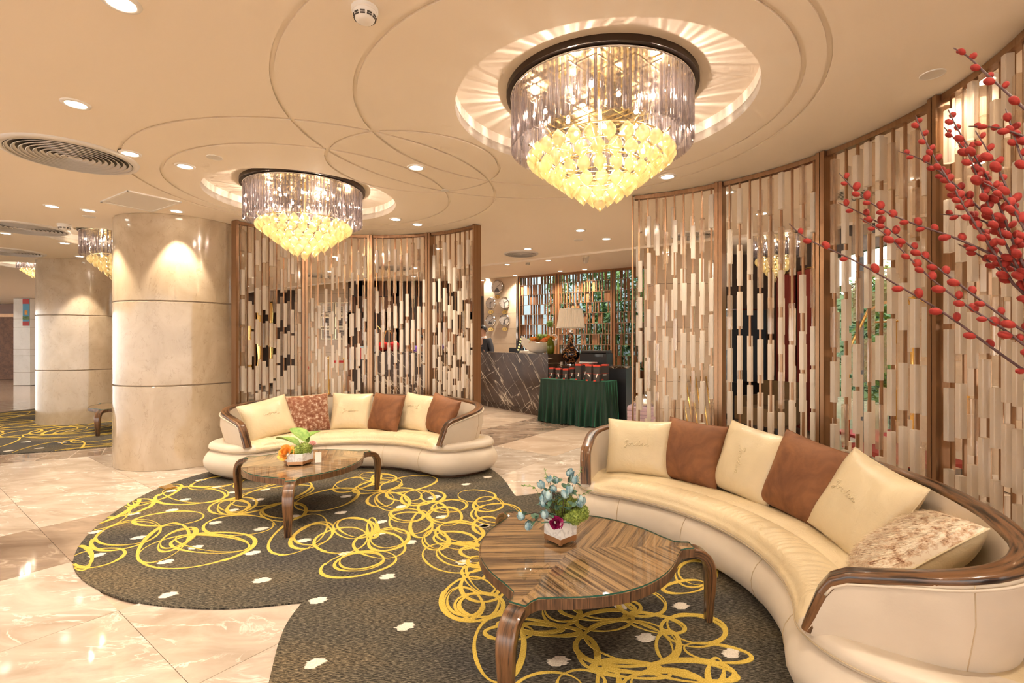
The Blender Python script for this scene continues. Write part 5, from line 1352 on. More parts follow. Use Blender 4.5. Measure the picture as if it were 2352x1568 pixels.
new('card_face', MB().box((0, -0.012, 0.042), (0.05, 0.002, 0.085), Matrix.Rotation(R(-14), 3, 'X')).mesh('card_face'), M['paper'], t); new('card_face', MB().box((0, 0.012, 0.042), (0.05, 0.002, 0.085), Matrix.Rotation(R(14), 3, 'X')).mesh('card_face'), M['paper'], t)
# ================================================================== RECEPTION
DZ = 1.17
def off_poly(P, d):
    """polyline offset to the far side, mitred"""
    Q = []
    for i, p in enumerate(P):
        p = Vector(p); ns = []
        if i > 0: e = (p - Vector(P[i - 1])).normalized(); ns.append(Vector((-e.y, e.x)))
        if i < len(P) - 1: e = (Vector(P[i + 1]) - p).normalized(); ns.append(Vector((-e.y, e.x)))
        n_ = sum(ns, Vector((0, 0))).normalized(); k = 1 / max(0.3, n_.dot(ns[0])); Q.append(tuple(p + n_ * d * k))
    return Q
DP = [(-3.5, 11.35), (-0.75, 10.86), (0.66, 8.95)]
desk = thing('reception_desk', 'dark veined marble reception desk with a lower wing at its end', 'desk', (0, 0, 0))
front = DP; back = off_poly(DP, 0.42)
for i in range(2):
    q = [front[i], front[i + 1], back[i + 1], back[i]]
    new('front_panel', MB().prism(q, 0.11, DZ - 0.03).mesh('front_panel'), M['counter'], desk)
fo, bo = off_poly(DP, -0.012), off_poly(DP, 0.45); pi_, pb = off_poly(DP, 0.03), off_poly(DP, 0.40)
new('counter_top', MB().prism(fo + bo[::-1], DZ - 0.03, DZ).mesh('counter_top'), M['counter'], desk)
new('plinth', MB().prism(pi_ + pb[::-1], 0.0, 0.11).mesh('plinth'), M['counter'], desk)
LW = [(0.86, 9.10), (1.98, 8.52), (2.22, 9.0), (1.10, 9.58)]
new('wing_body', MB().prism(LW, 0.0, 0.93).mesh('wing_body'), M['black'], desk); new('wing_top', MB().prism([(0.84, 9.08), (2.0, 8.48), (2.26, 9.02), (1.10, 9.62)], 0.93, 0.96).mesh('wing_top'), M['counter'], desk)
def at_px(px, Y): return (Y * (px - 1176) / FPX, Y)

# five world clocks with gold name plates
def wall_frame(px, off=0.03):
    k = (px - 1176) / FPX; t_ = (12.05 * k - 0.15) / (2.85 + 1.78 * k); x, y = wpt(t_, off); return x, y
wa = math.atan2(WN.y, WN.x) + PI / 2
for px, py, r_, shape, lab in ((1144, 659, 0.172, 'temple', 'large top wall clock with a temple roof on its dial'), (1129, 696, 0.150, 'figure', 'wall clock with a pale figure print, upper of its column'), (1161, 696, 0.150, 'statue', 'wall clock with a torch-bearing figure on the dial'), (1129, 736, 0.150, 'shells', 'wall clock with shell-like roofs on the dial'), (1161, 735, 0.150, 'tower', 'wall clock with a lattice tower on the dial')):
    x, y = wall_frame(px); z = EYE + (784 - py) * y / FPX
    t = thing('wall_clock', lab, 'clock', (x, y, z), wa, 'world clocks on the stone wall')
    rx = Matrix.Rotation(R(90), 3, 'X')
    new('case', MB().lathe([(0, -0.03), (r_, -0.03), (r_ * 1.0, 0.02), (r_ * .93, 0.035), (r_ * .88, 0.030), (r_ * .88, 0.022), (0, 0.022)], 40, M=rx).mesh('case', smooth=True, autosmooth=30), M['chrome'], t)
    dl = new('dial', MB().lathe([(0, 0.025), (r_ * .88, 0.025), (r_ * .88, 0.022), (0, 0.022)], 36, M=rx).mesh('dial'), M['dial'], t)
    for k in range(12):
        a = R(30 * k); new('hour_mark', MB().box((0, 0, 0), (0.006, 0.003, 0.022)).mesh('hour_mark'), M['ink'], dl, (r_ * .78 * math.sin(a), -0.026, r_ * .78 * math.cos(a)), (0, a, 0))
    for L, a in ((r_ * .72, R(58)), (r_ * .42, R(60 if shape != 'shells' else 240))):
        new('hand', MB().box((0, 0, L / 2), (0.008, 0.003, L)).mesh('hand'), M['ink'], t, (0, -0.029, 0), (0, a, 0))
    sil = dict(temple=[[(-.5, -.72), (.5, -.72), (.42, -.56), (-.42, -.56)], [(-.34, -.56), (.34, -.56), (.42, -.42), (-.42, -.42)], [(-.28, -.42), (.28, -.42), (.34, -.3), (-.34, -.3)], [(-.2, -.3), (.2, -.3), (.05, -.08), (-.05, -.08)]],
               figure=[[(-.15, -.7), (.1, -.7), (.05, -.2), (-.1, -.2)], [(-.12, -.2), (.08, -.2), (.12, .15), (-.16, .1)], [(-.06, .15), (.06, .15), (.05, .3), (-.05, .3)]],
               statue=[[(-.12, -.75), (.12, -.75), (.07, -.2), (-.1, -.2)], [(-.1, -.2), (.08, -.2), (.06, .2), (-.08, .2)], [(-.2, .1), (-.12, .1), (-.14, .45), (-.22, .45)]],
               shells=[[(-.55, -.6), (.45, -.6), (.3, -.4), (-.4, -.45)], [(-.35, -.45), (-.05, -.42), (-.1, -.05)], [(0, -.42), (.3, -.4), (.2, -.1)]],
               tower=[[(-.32, -.72), (.32, -.72), (.12, -.3), (-.12, -.3)], [(-.12, -.3), (.12, -.3), (.05, .1), (-.05, .1)], [(-.05, .1), (.05, .1), (.01, .5), (-.01, .5)]])[shape]
    for pl in sil:
        b = MB(); b.add([(px2 * r_, -0.0265, pz * r_) for px2, pz in pl], [tuple(range(len(pl)))]); new('dial_print', b.mesh('dial_print'), M['ink'], dl)
    x2, y2 = wall_frame(px, 0.03)
    pl = thing('name_plate', 'small gold name plate under the ' + lab.replace('wall clock', 'clock').split(',')[0], 'plaque', (x2, y2, z - r_ - 0.075), wa, 'clock name plates')
    new('plate', MB().lathe([(0, -0.012), (0.055, -0.012), (0.055, 0.006), (0, 0.006)], 24, M=rx).mesh('plate', smooth=True, autosmooth=30), M['gold'], pl, scale=(1.45, 1, 0.85))
    for sx in (-1, 1):
        for dz, ln in ((0.014, 0.026), (0.0, 0.030), (-0.014, 0.024)): new('engraved_stroke', MB().box((sx * 0.026, -0.008, dz), (ln, 0.003, 0.005)).mesh('engraved_stroke'), M['ink'], pl)
        new('engraved_stroke', MB().box((sx * 0.026, -0.008, 0), (0.005, 0.003, 0.034)).mesh('engraved_stroke'), M['ink'], pl)

# table lamp on the wing
lx, ly = at_px(1311, 9.18)
t = thing('table_lamp', 'table lamp with pleated cream shade on a dark gold-swirled vase', 'lamp', (lx, ly, 0.96))
new('base_plate', MB().lathe([(0, 0), (0.12, 0), (0.12, 0.02), (0.09, 0.03), (0, 0.03)], 32).mesh('base_plate', smooth=True, autosmooth=40), M['chrome'], t)
new('vase_body', MB().lathe([(0.07, 0.03), (0.10, 0.06), (0.155, 0.13), (0.172, 0.20), (0.155, 0.27), (0.11, 0.33), (0.07, 0.39), (0.055, 0.46), (0.052, 0.56), (0.055, 0.60), (0, 0.60)], 40).mesh('vase_body', smooth=True), M['swirl'], t)
new('neck', MB().lathe([(0.042, 0.60), (0.03, 0.62), (0.045, 0.645), (0.03, 0.67), (0.014, 0.69), (0.012, 0.95)], 24).mesh('neck', smooth=True), M['chrome'], t)
b = MB(); n = 96; rr = lambda r_, z, o: [((r_ + (0.006 if k % 2 else -0.006)) * math.cos(2 * PI * k / n), (r_ + (0.006 if k % 2 else -0.006)) * math.sin(2 * PI * k / n), z) for k in range(n)]
b.loft([rr(0.262, 0.695, 0), rr(0.235, 0.87, 0), rr(0.205, 1.045, 0)], False, False); shd = new('lamp_shade', b.mesh('lamp_shade'), M['shade'], t)
for r_, z in ((0.263, 0.697), (0.206, 1.043)): new('shade_band', MB().tube([(r_ * math.cos(2 * PI * k / 48), r_ * math.sin(2 * PI * k / 48), z) for k in range(48)], 0.008, 6, closed=True).mesh('shade_band', smooth=True), M['paper'], shd)
# printer on the wing
x, y = at_px(1362, 9.05)
t = thing('printer', 'black office printer on the lower desk wing behind the lamp', 'printer', (x + 0.06, y, 0.96), R(-27))
b = MB(); b.loft([[(sx * .25, sy * .2, z) for sx, sy in ((-1, -1), (1, -1), (1, 1), (-1, 1))] for z in (0.0, 0.22)] + [[(sx * .23, sy * .18, 0.235) for sx, sy in ((-1, -1), (1, -1), (1, 1), (-1, 1))]]); new('body', b.mesh('body'), M['black'], t)
new('lid', MB().box((0, 0, 0.255), (0.48, 0.38, 0.035)).mesh('lid'), M['dark_card'], t); new('paper_tray', MB().box((-0.05, -0.24, 0.06), (0.34, 0.16, 0.03)).mesh('paper_tray'), M['chrome'], t); new('control_panel', MB().box((0.12, -0.205, 0.19), (0.16, 0.02, 0.05)).mesh('control_panel'), M['dark_glass'], t)
x, y = at_px(1290, 9.25); tag(new('paper_stack', MB().box((0, 0, 0.02), (0.2, 0.28, 0.04)).box((0.005, 0.0, 0.05), (0.19, 0.27, 0.02)).mesh('paper_stack'), M['paper'], None, (x - .05, y + 0.03, 0.96), (0, 0, R(-20))), 'stack of papers on the lower desk wing next to the lamp', 'paper')

# boat-shaped bowl with coral flowers
bx, by = 0.52, 9.42
t = thing('boat_bowl', 'white boat-shaped ceramic bowl of coral flowers on the desk', 'bowl', (bx, by, DZ), 0.0)
b = MB(); rows = []
for k in range(15):
    f = -1 + 2 * k / 14; wd = 0.13 * math.sqrt(max(0.03, 1 - abs(f) ** 2.4)); zt = 0.20 + 0.10 * f * f - 0.03 * f; zb = 0.002 + 0.17 * abs(f) ** 2.2
    prof = []
    for j in range(9):
        h = -1 + 2 * j / 8; prof.append((f * 0.34, wd * h, zt if abs(h) == 1 else zb + (zt - zb) * abs(h) ** 2.2))
    for j in range(9):
        h = 1 - 2 * j / 8; prof.append((f * 0.33, wd * .9 * h, (zt if abs(h) == 1 else zb + (zt - zb) * abs(h) ** 2.2) + 0.012))
    rows.append(prof)
b.loft(rows); new('shell', b.mesh('shell', smooth=True, autosmooth=60), M['white_ceramic'], t)
r2 = random.Random(31); RM1, RM2 = rose_mesh(0.075, 9, 1.0), rose_mesh(0.06, 9, .8); RM1.materials.append(M['coral']); RM2.materials.append(M['orange'])
for k in range(16):
    f = r2.uniform(-.55, .72); new('bloom', RM1 if k % 3 else RM2, None, t, (f * 0.3, r2.uniform(-.09, .06), 0.22 + r2.uniform(0, .10) * (1 - abs(f))), (r2.uniform(-.8, .8), r2.uniform(-.8, .8), 0))
for k, f in enumerate((-.6, -.5, .0, .35, .1)): new('moss_ball', moss_ball(0.055, 60 + k), M['leaf_bright'], t, (f * 0.32, -0.04 + 0.03 * (k % 2), 0.24 + 0.08 * (k > 1)))
# green vase with a white-stemmed green ball
vx, vy = 0.72, 9.14
t = thing('green_vase', 'olive green glass vase with a round green ball flower', 'vase', (vx, vy, DZ))
new('body', MB().lathe([(0, 0), (0.055, 0), (0.07, 0.06), (0.075, 0.15), (0.06, 0.23), (0.045, 0.28), (0.05, 0.31), (0.042, 0.30), (0.04, 0.02), (0, 0.02)], 28).mesh('body', smooth=True), M['green_glass'], t)
new('stem', MB().tube([(0, 0, 0.02), (0.0, 0, 0.3), (-0.015, 0, 0.50)], [0.022, 0.02, 0.012], 8).mesh('stem', smooth=True), M['white_ceramic'], t)
new('ball_flower', moss_ball(0.062, 77), M['leaf_bright'], t, (-0.017, 0, 0.56)); new('ring_handle', MB().tube([(0.07 + 0.055 * math.cos(2 * PI * k / 20), -0.03, 0.30 + 0.055 * math.sin(2 * PI * k / 20)) for k in range(20)], 0.011, 6, closed=True).mesh('ring_handle', smooth=True), M['white_ceramic'], t)
for k in range(5): new('bloom', RM2, None, t, (-0.06 + 0.03 * k, -0.02, 0.30 + 0.02 * (k % 2)), (0.4, 0.3 * k, 0), (.7, .7, .7))
# tilted black and gold standing sign, trays
sx_, sy_ = 0.12, 9.92
t = thing('standing_sign', 'slanted black standing sign with gold lettering on the desk', 'sign', (sx_, sy_, DZ), R(-35))
mt = Matrix.Rotation(R(17), 3, 'Y')
new('board', MB().box((0.05, 0, 0.17), (0.075, 0.02, 0.34), mt).mesh('board'), M['black'], t)
for k in range(5): new('gold_glyph', MB().box((0.05 + 0.294 * 0.055 * (k - 2), -0.0115, 0.17 + 0.055 * (k - 2)), (0.04, 0.004, 0.028), Matrix.Rotation(R(17 + (k * 31) % 20), 3, 'Y')).mesh('gold_glyph'), M['gold'], t)
new('foot', MB().box((0.0, 0, 0.008), (0.09, 0.10, 0.016)).mesh('foot'), M['black'], t)
tag(new('paper_stack', MB().box((0, 0, 0.015), (0.26, 0.2, 0.03)).box((0.01, 0.0, 0.04), (0.24, 0.19, 0.02)).mesh('paper_stack'), M['paper'], None, (0.30, 9.72, DZ), (0, 0, R(-48))), 'stack of brochures on the desk between sign and bowl', 'paper')
t = thing('desk_monitor', 'low black monitor standing behind the reception counter', 'monitor', (0.10, 10.86, 0.75), R(-53))
new('screen', MB().box((0, 0, 0.36), (0.50, 0.03, 0.30)).mesh('screen'), M['black'], t); new('stand', MB().box((0, 0.03, 0.11), (0.05, 0.03, 0.22)).mesh('stand'), M['black'], t); new('foot', MB().box((0, 0.03, 0.01), (0.22, 0.16, 0.02)).mesh('foot'), M['black'], t)
tag(new('desk_return', MB().prism([(-0.22, 10.98), (0.72, 9.72), (1.05, 9.98), (0.12, 11.24)], 0.70, 0.75).mesh('desk_return'), M['brown_wood']), 'brown wooden working desk surface behind the marble counter', 'desk')
# left end of the counter: apples, signs
t = thing('apple_ornament', 'two glossy red apples with a gold sprig on the desk', 'ornament', (-2.90, 11.50, DZ))
for x in (-0.12, 0.13): new('apple', MB().lathe([(0, 0.01), (0.05, 0.0), (0.11, 0.05), (0.135, 0.12), (0.12, 0.19), (0.06, 0.225), (0.02, 0.205), (0, 0.19)], 24).mesh('apple', smooth=True), M['red_gloss'], t, (x, 0, 0))
new('gold_sprig', MB().tube([(-0.12, 0, 0.2), (-0.11, 0, 0.36), (-0.17, 0, 0.50), (-0.26, 0, 0.60)], [0.03, 0.035, 0.012, 0.006], 8).mesh('gold_sprig', smooth=True), M['gold'], t); new('gold_sprig', MB().tube([(-0.11, 0, 0.3), (-0.06, 0, 0.48), (0.03, 0, 0.47), (0.09, 0, 0.40)], [0.02, 0.014, 0.01, 0.006], 8).mesh('gold_sprig', smooth=True), M['gold'], t)
t = thing('hanging_notice', 'white notice with red borders on the end of the desk', 'sign', (-3.36, 11.29, 0.98), R(-10))
new('sheet', MB().box((0, 0, 0.14), (0.27, 0.012, 0.27)).mesh('sheet'), M['paper'], t)
for x in (-0.13, 0.12): new('red_border', MB().box((x, -0.004, 0.14), (0.02 if x < 0 else 0.045, 0.014, 0.27)).mesh('red_border'), M['sign_red'], t)
tag(new('tissue_box', MB().box((0, 0, 0.06), (0.30, 0.2, 0.12)).mesh('tissue_box'), M['sky_wall'], None, (-3.42, 11.56, DZ)), 'pale blue box on the left end of the reception desk', 'box')
t = thing('purple_bouquet', 'purple and white bouquet lying on the desk', 'bouquet', (-1.62, 11.2, DZ))
for k in range(6): new('bloom', moss_ball(0.055, 90 + k), M['purple'] if k % 2 else M['paper'], t, (-0.25 + 0.09 * k, 0.02 * (k % 3), 0.055 + 0.05 * (k in (2, 3))))

# notices on the stone wall
for k, (x, z, w_, h, mt_, lab) in enumerate(((-5.02, 2.30, 0.40, 0.32, 'paper', 'white licence certificate above the red telephone numbers side'), (-4.60, 2.30, 0.40, 0.32, 'paper', 'white licence certificate closest to the slatted wall'), (-5.0, 1.93, 0.36, 0.28, 'dial', 'framed grey notice in the middle row, farther from the slatted wall'), (-4.62, 1.93, 0.36, 0.28, 'dial', 'framed grey notice in the middle row, closest to the slatted wall'), (-5.0, 1.60, 0.36, 0.28, 'dial', 'lowest framed grey notice, beside the red telephone numbers'), (-4.62, 1.60, 0.36, 0.28, 'dial', 'lowest framed grey notice next to the slatted wall'))):
    t = thing('wall_notice_board', lab, 'notice', (x, 13.30, z), 0, 'notices on the stone wall')
    new('frame', MB().box((0, 0, 0), (w_, 0.02, h)).mesh('frame'), M['brass_frame'], t); new('sheet', MB().box((0, -0.008, 0), (w_ - .03, 0.012, h - .03)).mesh('sheet'), M[mt_], t)
    for q in range(4): new('printed_line', MB().box((0, -0.0155, h * .28 - q * h * .18), (w_ * (.6 if q else .3), 0.002, h * (.05 if mt_ == 'paper' else .11))).mesh('printed_line'), M['sign_red' if (mt_ == 'paper' and q == 0) else 'ink'], t)
def lettering(name, body, size, loc, rot, mat, parent, ext=0.002):
    cu = bpy.data.curves.new(name, 'FONT'); cu.body = body; cu.size = size; cu.extrude = ext; cu.align_x = 'CENTER'; cu.align_y = 'CENTER'; cu.materials.append(mat)
    o = bpy.data.objects.new(name, cu); COL.objects.link(o)
    me = bpy.data.meshes.new_from_object(o.evaluated_get(bpy.context.evaluated_depsgraph_get())); bpy.data.objects.remove(o); bpy.data.curves.remove(cu)
    return new(name, me, mat, parent, loc, rot)
t = thing('red_wall_lettering', 'red emergency numbers 115 and 110 on the stone wall', 'lettering', (-5.62, 13.31, 1.3))
lettering('red_number', '115', 0.17, (0, -0.02, 0.16), (R(90), 0, 0), M['sign_red'], t); lettering('red_number', '110', 0.15, (0, -0.02, -0.62), (R(90), 0, 0), M['sign_red'], t)
for z in (0.55, -0.36):
    for k in range(2):
        for q in range(3): new('red_stroke', MB().box((-0.07 + 0.14 * k, -0.02, z + 0.04 * (q - 1)), (0.10, 0.006, 0.018)).mesh('red_stroke'), M['sign_red'], t)
        new('red_stroke', MB().box((-0.07 + 0.14 * k, -0.02, z), (0.018, 0.006, 0.12)).mesh('red_stroke'), M['sign_red'], t)
tag(new('fire_box', MB().box((0, 0, 0), (0.16, 0.06, 0.14)).mesh('fire_box'), M['sign_red'], None, (-6.0, 13.3, 1.42)), 'small red alarm box at the corner of the notice wall', 'alarm box')
# brass rope stanchions before the notice wall
for k, x in enumerate((-4.75, -4.35)):
    t = thing('rope_stanchion', 'brass rope post with red belt before the notice wall' if k == 0 else 'brass rope post next to the brown slatted wall', 'stanchion', (x, 12.7, 0), 0, 'rope posts by the desk')
    new('base', MB().lathe([(0, 0), (0.16, 0), (0.16, 0.015), (0.04, 0.04), (0.02, 0.06)], 24).mesh('base', smooth=True), M['gold'], t); new('pole', MB().lathe([(0.024, 0.05), (0.024, 0.92), (0.035, 0.94), (0.035, 1.0), (0, 1.02)], 16).mesh('pole', smooth=True), M['gold'], t)
    if k == 0: new('red_belt', MB().box((0.2, 0, 0.88), (0.36, 0.006, 0.06)).mesh('red_belt'), M['sign_red'], t)

# green velvet table with gift boxes
FL, FR, BR, BL = (0.498, 8.56), (1.49, 7.84), (1.75, 8.17), (0.758, 8.89)
t = thing('draped_table', 'table under a pleated dark green velvet skirt', 'table', (1.15, 8.4, 0))
loc = lambda p: (p[0] - 1.15, p[1] - 8.4)
def perim(n):
    C = [loc(p) for p in (FL, FR, BR, BL)]; P = []
    for a, c in zip(C, C[1:] + C[:1]):
        L = math.hypot(a[0] - c[0], a[1] - c[1]); m = int(n * L / 3.5); d = Vector((c[0] - a[0], c[1] - a[1])).normalized(); nn = Vector((d.y, -d.x))
        for k in range(m): f = k / m; P.append((a[0] + (c[0] - a[0]) * f, a[1] + (c[1] - a[1]) * f, nn.x, nn.y, L * f))
    return P
PP = perim(420); r2 = random.Random(8); ph = [r2.uniform(0, 6) for _ in range(6)]
rings = []
for z in (0.748, 0.70, 0.64, 0.5, 0.35, 0.2, 0.1, 0.012):
    dep = 0.75 - z; amp = 0.0 if z > 0.74 else 0.004 + 0.034 * min(1, dep / 0.6)
    ring = []
    for i, (x, y, nx, ny, s) in enumerate(PP):
        wv_ = math.sin(s * 78 + 2.2 * math.sin(s * 9 + ph[0])) * 0.6 + math.sin(s * 41 + ph[1] + dep * 3) * 0.6 * min(1, dep * 2)
        o = amp * wv_ + 0.06 * dep + 0.004
        ring.append((x + nx * o, y + ny * o, z + (0.012 * math.sin(s * 13 + ph[2]) if z < 0.05 else 0)))
    rings.append(ring)
b = MB(); b.loft(rings, False, False); new('velvet_skirt', b.mesh('velvet_skirt', smooth=True), M['green_velvet'], t)
new('velvet_top', MB().prism([(x + nx * .004, y + ny * .004) for x, y, nx, ny, s in PP], 0.742, 0.752).mesh('velvet_top'), M['green_velvet'], t)
for p in (FL, FR, BR, BL): q = loc(p); new('leg', MB().box((q[0] * .88, q[1] * .88, 0.37), (0.04, 0.04, 0.74)).mesh('leg'), M['brown_wood'], t)
def gift(px, py, h, wd, lab, tagged, rz, dy=0.06):
    Y = (EYE - 0.752) * FPX / (py - 784); x, y = Y * (px - 1176) / FPX, Y + dy; x = x * (y / Y)
    t = thing('gift_box', lab, 'gift box', (x, y, 0.752), rz, 'black gift boxes with red lids')
    bd = new('body', MB().box((0, 0, (h - .028) / 2), (wd, wd, h - .028)).mesh('body'), M['dark_card'], t); new('lid', MB().box((0, 0, h - .014), (wd + .006, wd + .006, .028)).mesh('lid'), M['red_card'], t)
    new('string', MB().box((0, 0, h * .45), (wd + .004, wd + .004, .004)).mesh('string'), M['red_card'], t); new('red_corner', MB().box((-wd * .3, -wd / 2 - .001, .012), (wd * .35, .002, .022)).mesh('red_corner'), M['red_card'], bd)
    if tagged: new('hang_tag', MB().box((wd * .1, -wd / 2 - .004, h * .36), (0.018, .002, .06), Matrix.Rotation(R(tagged), 3, 'Y')).mesh('hang_tag'), M['paper'], t)
small = 'short black gift box with red lid, '
for a in ((1268, 868.5, 0.185, 0.085, small + 'at the desk end of the row', 25, R(-30)), (1284, 870, 0.185, 0.085, small + 'second from the desk end', -15, R(-30)), (1301, 871.5, 0.185, 0.09, small + 'third from the desk end', 5, R(-30)), (1315, 868.5, 0.185, 0.085, small + 'behind the tall ones', 10, R(-30))): gift(*a)
tall = 'tall black gift box with red lid, '
for a in ((1330, 873.2, 0.27, 0.10, tall + 'beside the short boxes', 15, R(-30)), (1345, 870.3, 0.27, 0.09, tall + 'standing in the back row', 20, R(-30)), (1354, 875, 0.27, 0.10, tall + 'in the middle of the table front', -40, R(-30)), (1372, 876.5, 0.27, 0.10, tall + 'at the table corner', 20, R(-30)), (1390, 874, 0.27, 0.095, tall + 'at the outer table end with sideways tag', 85, R(-30))): gift(*a)

# ---- receptionists
def skinned(name, verts, edges, radii, mat, parent, sub=2, root=0):
    me = bpy.data.meshes.new(name); me.from_pydata(verts, edges, []); o = bpy.data.objects.new(name, me); COL.objects.link(o)
    md = o.modifiers.new('s', 'SKIN'); 
    for i, sv in enumerate(me.skin_vertices[0].data): sv.radius = radii[i] if hasattr(radii[i], '__len__') else (radii[i], radii[i]); sv.use_root = (i == root)
    md.use_smooth_shade = True; ms = o.modifiers.new('b', 'SUBSURF'); ms.levels = sub; ms.render_levels = sub
    dg = bpy.context.evaluated_depsgraph_get(); m2 = bpy.data.meshes.new_from_object(o.evaluated_get(dg)); bpy.data.objects.remove(o)
    m2.name = name; m2.materials.clear(); m2.polygons.foreach_set('use_smooth', [True] * len(m2.polygons))
    return new(name, m2, mat, parent)
def person(label, loc, rz, h=1.78, lean=0.0, jacket='suit', tie=True, hair_long=False):
    t = thing('person', label, 'person', loc, rz); s = h / 1.78
    def V(x, y, z): return (x * s, y * s - lean * max(0, z - 0.95) , z * s)
    # figure faces -Y
    vs, es, rd = [], [], []
    def add(p, r_, par=None):
        vs.append(V(*p)); rd.append(r_ if not hasattr(r_, '__len__') else tuple(q * s for q in r_)); 
        if not hasattr(r_, '__len__'): rd[-1] = r_ * s
        if par is not None: es.append((par, len(vs) - 1))
        return len(vs) - 1
    pel = add((0, 0, 0.95), 0.13); ab = add((0, 0, 1.10), 0.12, pel); ch = add((0, 0, 1.30), 0.135, ab); nk = add((0, 0.0, 1.46), 0.06, ch); nk2 = add((0, -0.012, 1.54), 0.052, nk)
    hd = add((0, -0.03, 1.62), (0.075, 0.088), nk2); add((0, -0.025, 1.70), (0.072, 0.085), hd)
    for sg in (-1, 1):
        sh = add((sg * 0.17, 0.01, 1.40), 0.062, ch); el = add((sg * 0.235, 0.02, 1.13), 0.045, sh); wr = add((sg * 0.20, -0.20, 1.03), 0.030, el); pm = add((sg * 0.185, -0.27, 1.02), (0.035, 0.018), wr)
        for k in range(4):
            f1 = add((sg * (0.160 + 0.017 * k), -0.32, 1.015), 0.0085, pm); add((sg * (0.158 + 0.018 * k), -0.355 - 0.008 * (k in (1, 2)), 1.0), 0.0075, f1)
        th = add((sg * 0.145, -0.275, 1.01), 0.010, pm); add((sg * 0.130, -0.305, 1.0), 0.008, th)
        hp = add((sg * 0.09, 0, 0.88), 0.085, pel); kn = add((sg * 0.10, -0.01, 0.50), 0.058, hp); an = add((sg * 0.10, 0.02, 0.09), 0.04, kn); add((sg * 0.10, -0.12, 0.035), 0.035, an)
    skinned('body', vs, es, rd, M['skin'], t, 2)
    # jacket, trousers
    jv = [V(0, 0, 0.86), V(0, 0, 1.10), V(0, 0, 1.30), V(0, 0.012, 1.43), V(-.17, .01, 1.41), V(-.24, .02, 1.13), V(-.205, -.17, 1.04), V(.17, .01, 1.41), V(.24, .02, 1.13), V(.205, -.17, 1.04)]
    skinned('jacket', jv, [(0, 1), (1, 2), (2, 3), (2, 4), (4, 5), (5, 6), (2, 7), (7, 8), (8, 9)], [(.165 * s, .13 * s), (.15 * s, .125 * s), (.17 * s, .135 * s), .078 * s, .078 * s, .058 * s, .042 * s, .078 * s, .058 * s, .042 * s], M[jacket], t, 2)
    tv_ = [V(0, 0, 0.95), V(-.09, 0, .88), V(-.10, -.01, .5), V(-.10, .02, .08), V(.09, 0, .88), V(.10, -.01, .5), V(.10, .02, .08)]
    skinned('trousers', tv_, [(0, 1), (1, 2), (2, 3), (0, 4), (4, 5), (5, 6)], [.14 * s, .1 * s, .075 * s, .06 * s, .1 * s, .075 * s, .06 * s], M['suit'], t, 2)
    for sg in (-1, 1): new('shoe', MB().lathe([(0, 0), (.05, 0), (.055, .03), (.035, .07), (0, .08)], 12).mesh('shoe', smooth=True), M['black'], t, V(sg * .10, -.05, 0), (0, 0, 0), (1, 2.4, 1))
    # collar, tie, hair, face
    new('collar', MB().lathe([(0.062 * s, 0), (0.070 * s, 0.0), (0.064 * s, .05 * s), (0.056 * s, .05 * s)], 20).mesh('collar', smooth=True), M['shirt'], t, V(0, 0.0, 1.455), (R(10), 0, 0))
    b = MB(); b.add([V(-.05, -.128, 1.46), V(.05, -.128, 1.46), V(0, -.150, 1.20), V(0.0, -.10, 1.48)], [(0, 1, 2), (0, 3, 1)]); new('shirt_front', b.mesh('shirt_front'), M['shirt'], t)
    if tie:
        b = MB(); b.add([V(-.014, -.142, 1.45), V(.014, -.142, 1.45), V(.026, -.160, 1.24), V(0, -.163, 1.20), V(-.026, -.160, 1.24)], [(0, 1, 2, 3, 4)]); new('tie', b.mesh('tie'), M['tie'], t)
    c = Vector(V(0, -0.027, 1.655)); b = MB(); n, m = 20, 12
    rows = []
    for i in range(m + 1):
        th = PI * 0.62 * i / m; row = []
        for k in range(n):
            a = 2 * PI * k / n; front_ = max(0, -math.sin(a)); lim = 1 - 0.52 * front_ ** 1.5 * (i / m); tt = th * lim
            if hair_long and front_ < .2: tt *= 1.15
            row.append((c.x + 0.092 * s * math.sin(tt) * math.cos(a), c.y + 0.006 + 0.107 * s * math.sin(tt) * math.sin(a), c.z + 0.118 * s * math.cos(tt)))
        rows.append(row)
    b.loft(rows[1:], True, False); new('hair', b.mesh('hair', smooth=True), M['hair'], t)
    f0 = Vector(V(0, -0.115, 1.645))
    for sg in (-1, 1):
        new('eye', MB().lathe([(0, -.006), (.008, 0), (0, .006)], 10).mesh('eye', smooth=True), M['hair'], t, f0 + Vector((sg * .032 * s, 0.010, 0.01)), (R(90), 0, 0)); new('ear', MB().lathe([(0, -.02), (.012, -.012), (.016, .01), (0, .028)], 10).mesh('ear', smooth=True), M['skin'], t, Vector(V(sg * .080, -0.02, 1.64)))
    new('nose', MB().lathe([(0, -.022), (.014, -.016), (.008, .012), (0, .026)], 10).mesh('nose', smooth=True), M['skin'], t, f0 + Vector((0, -.004, -.012)), (R(-12), 0, 0)); new('mouth', MB().box((0, 0, 0), (.042, .006, .008)).mesh('mouth'), M['pink'], t, f0 + Vector((0, .012, -.052)))
    return t
x, y = at_px(1111, 11.55); person('person in dark suit, white shirt and lilac tie standing at the desk', (x, y, 0), R(-38), 1.80)
x, y = at_px(968, 12.35); person('person with dark hair in purple seen behind the screen at the desk', (x, y, 0), R(-5), 1.58, 0.08, 'purple', False, True)
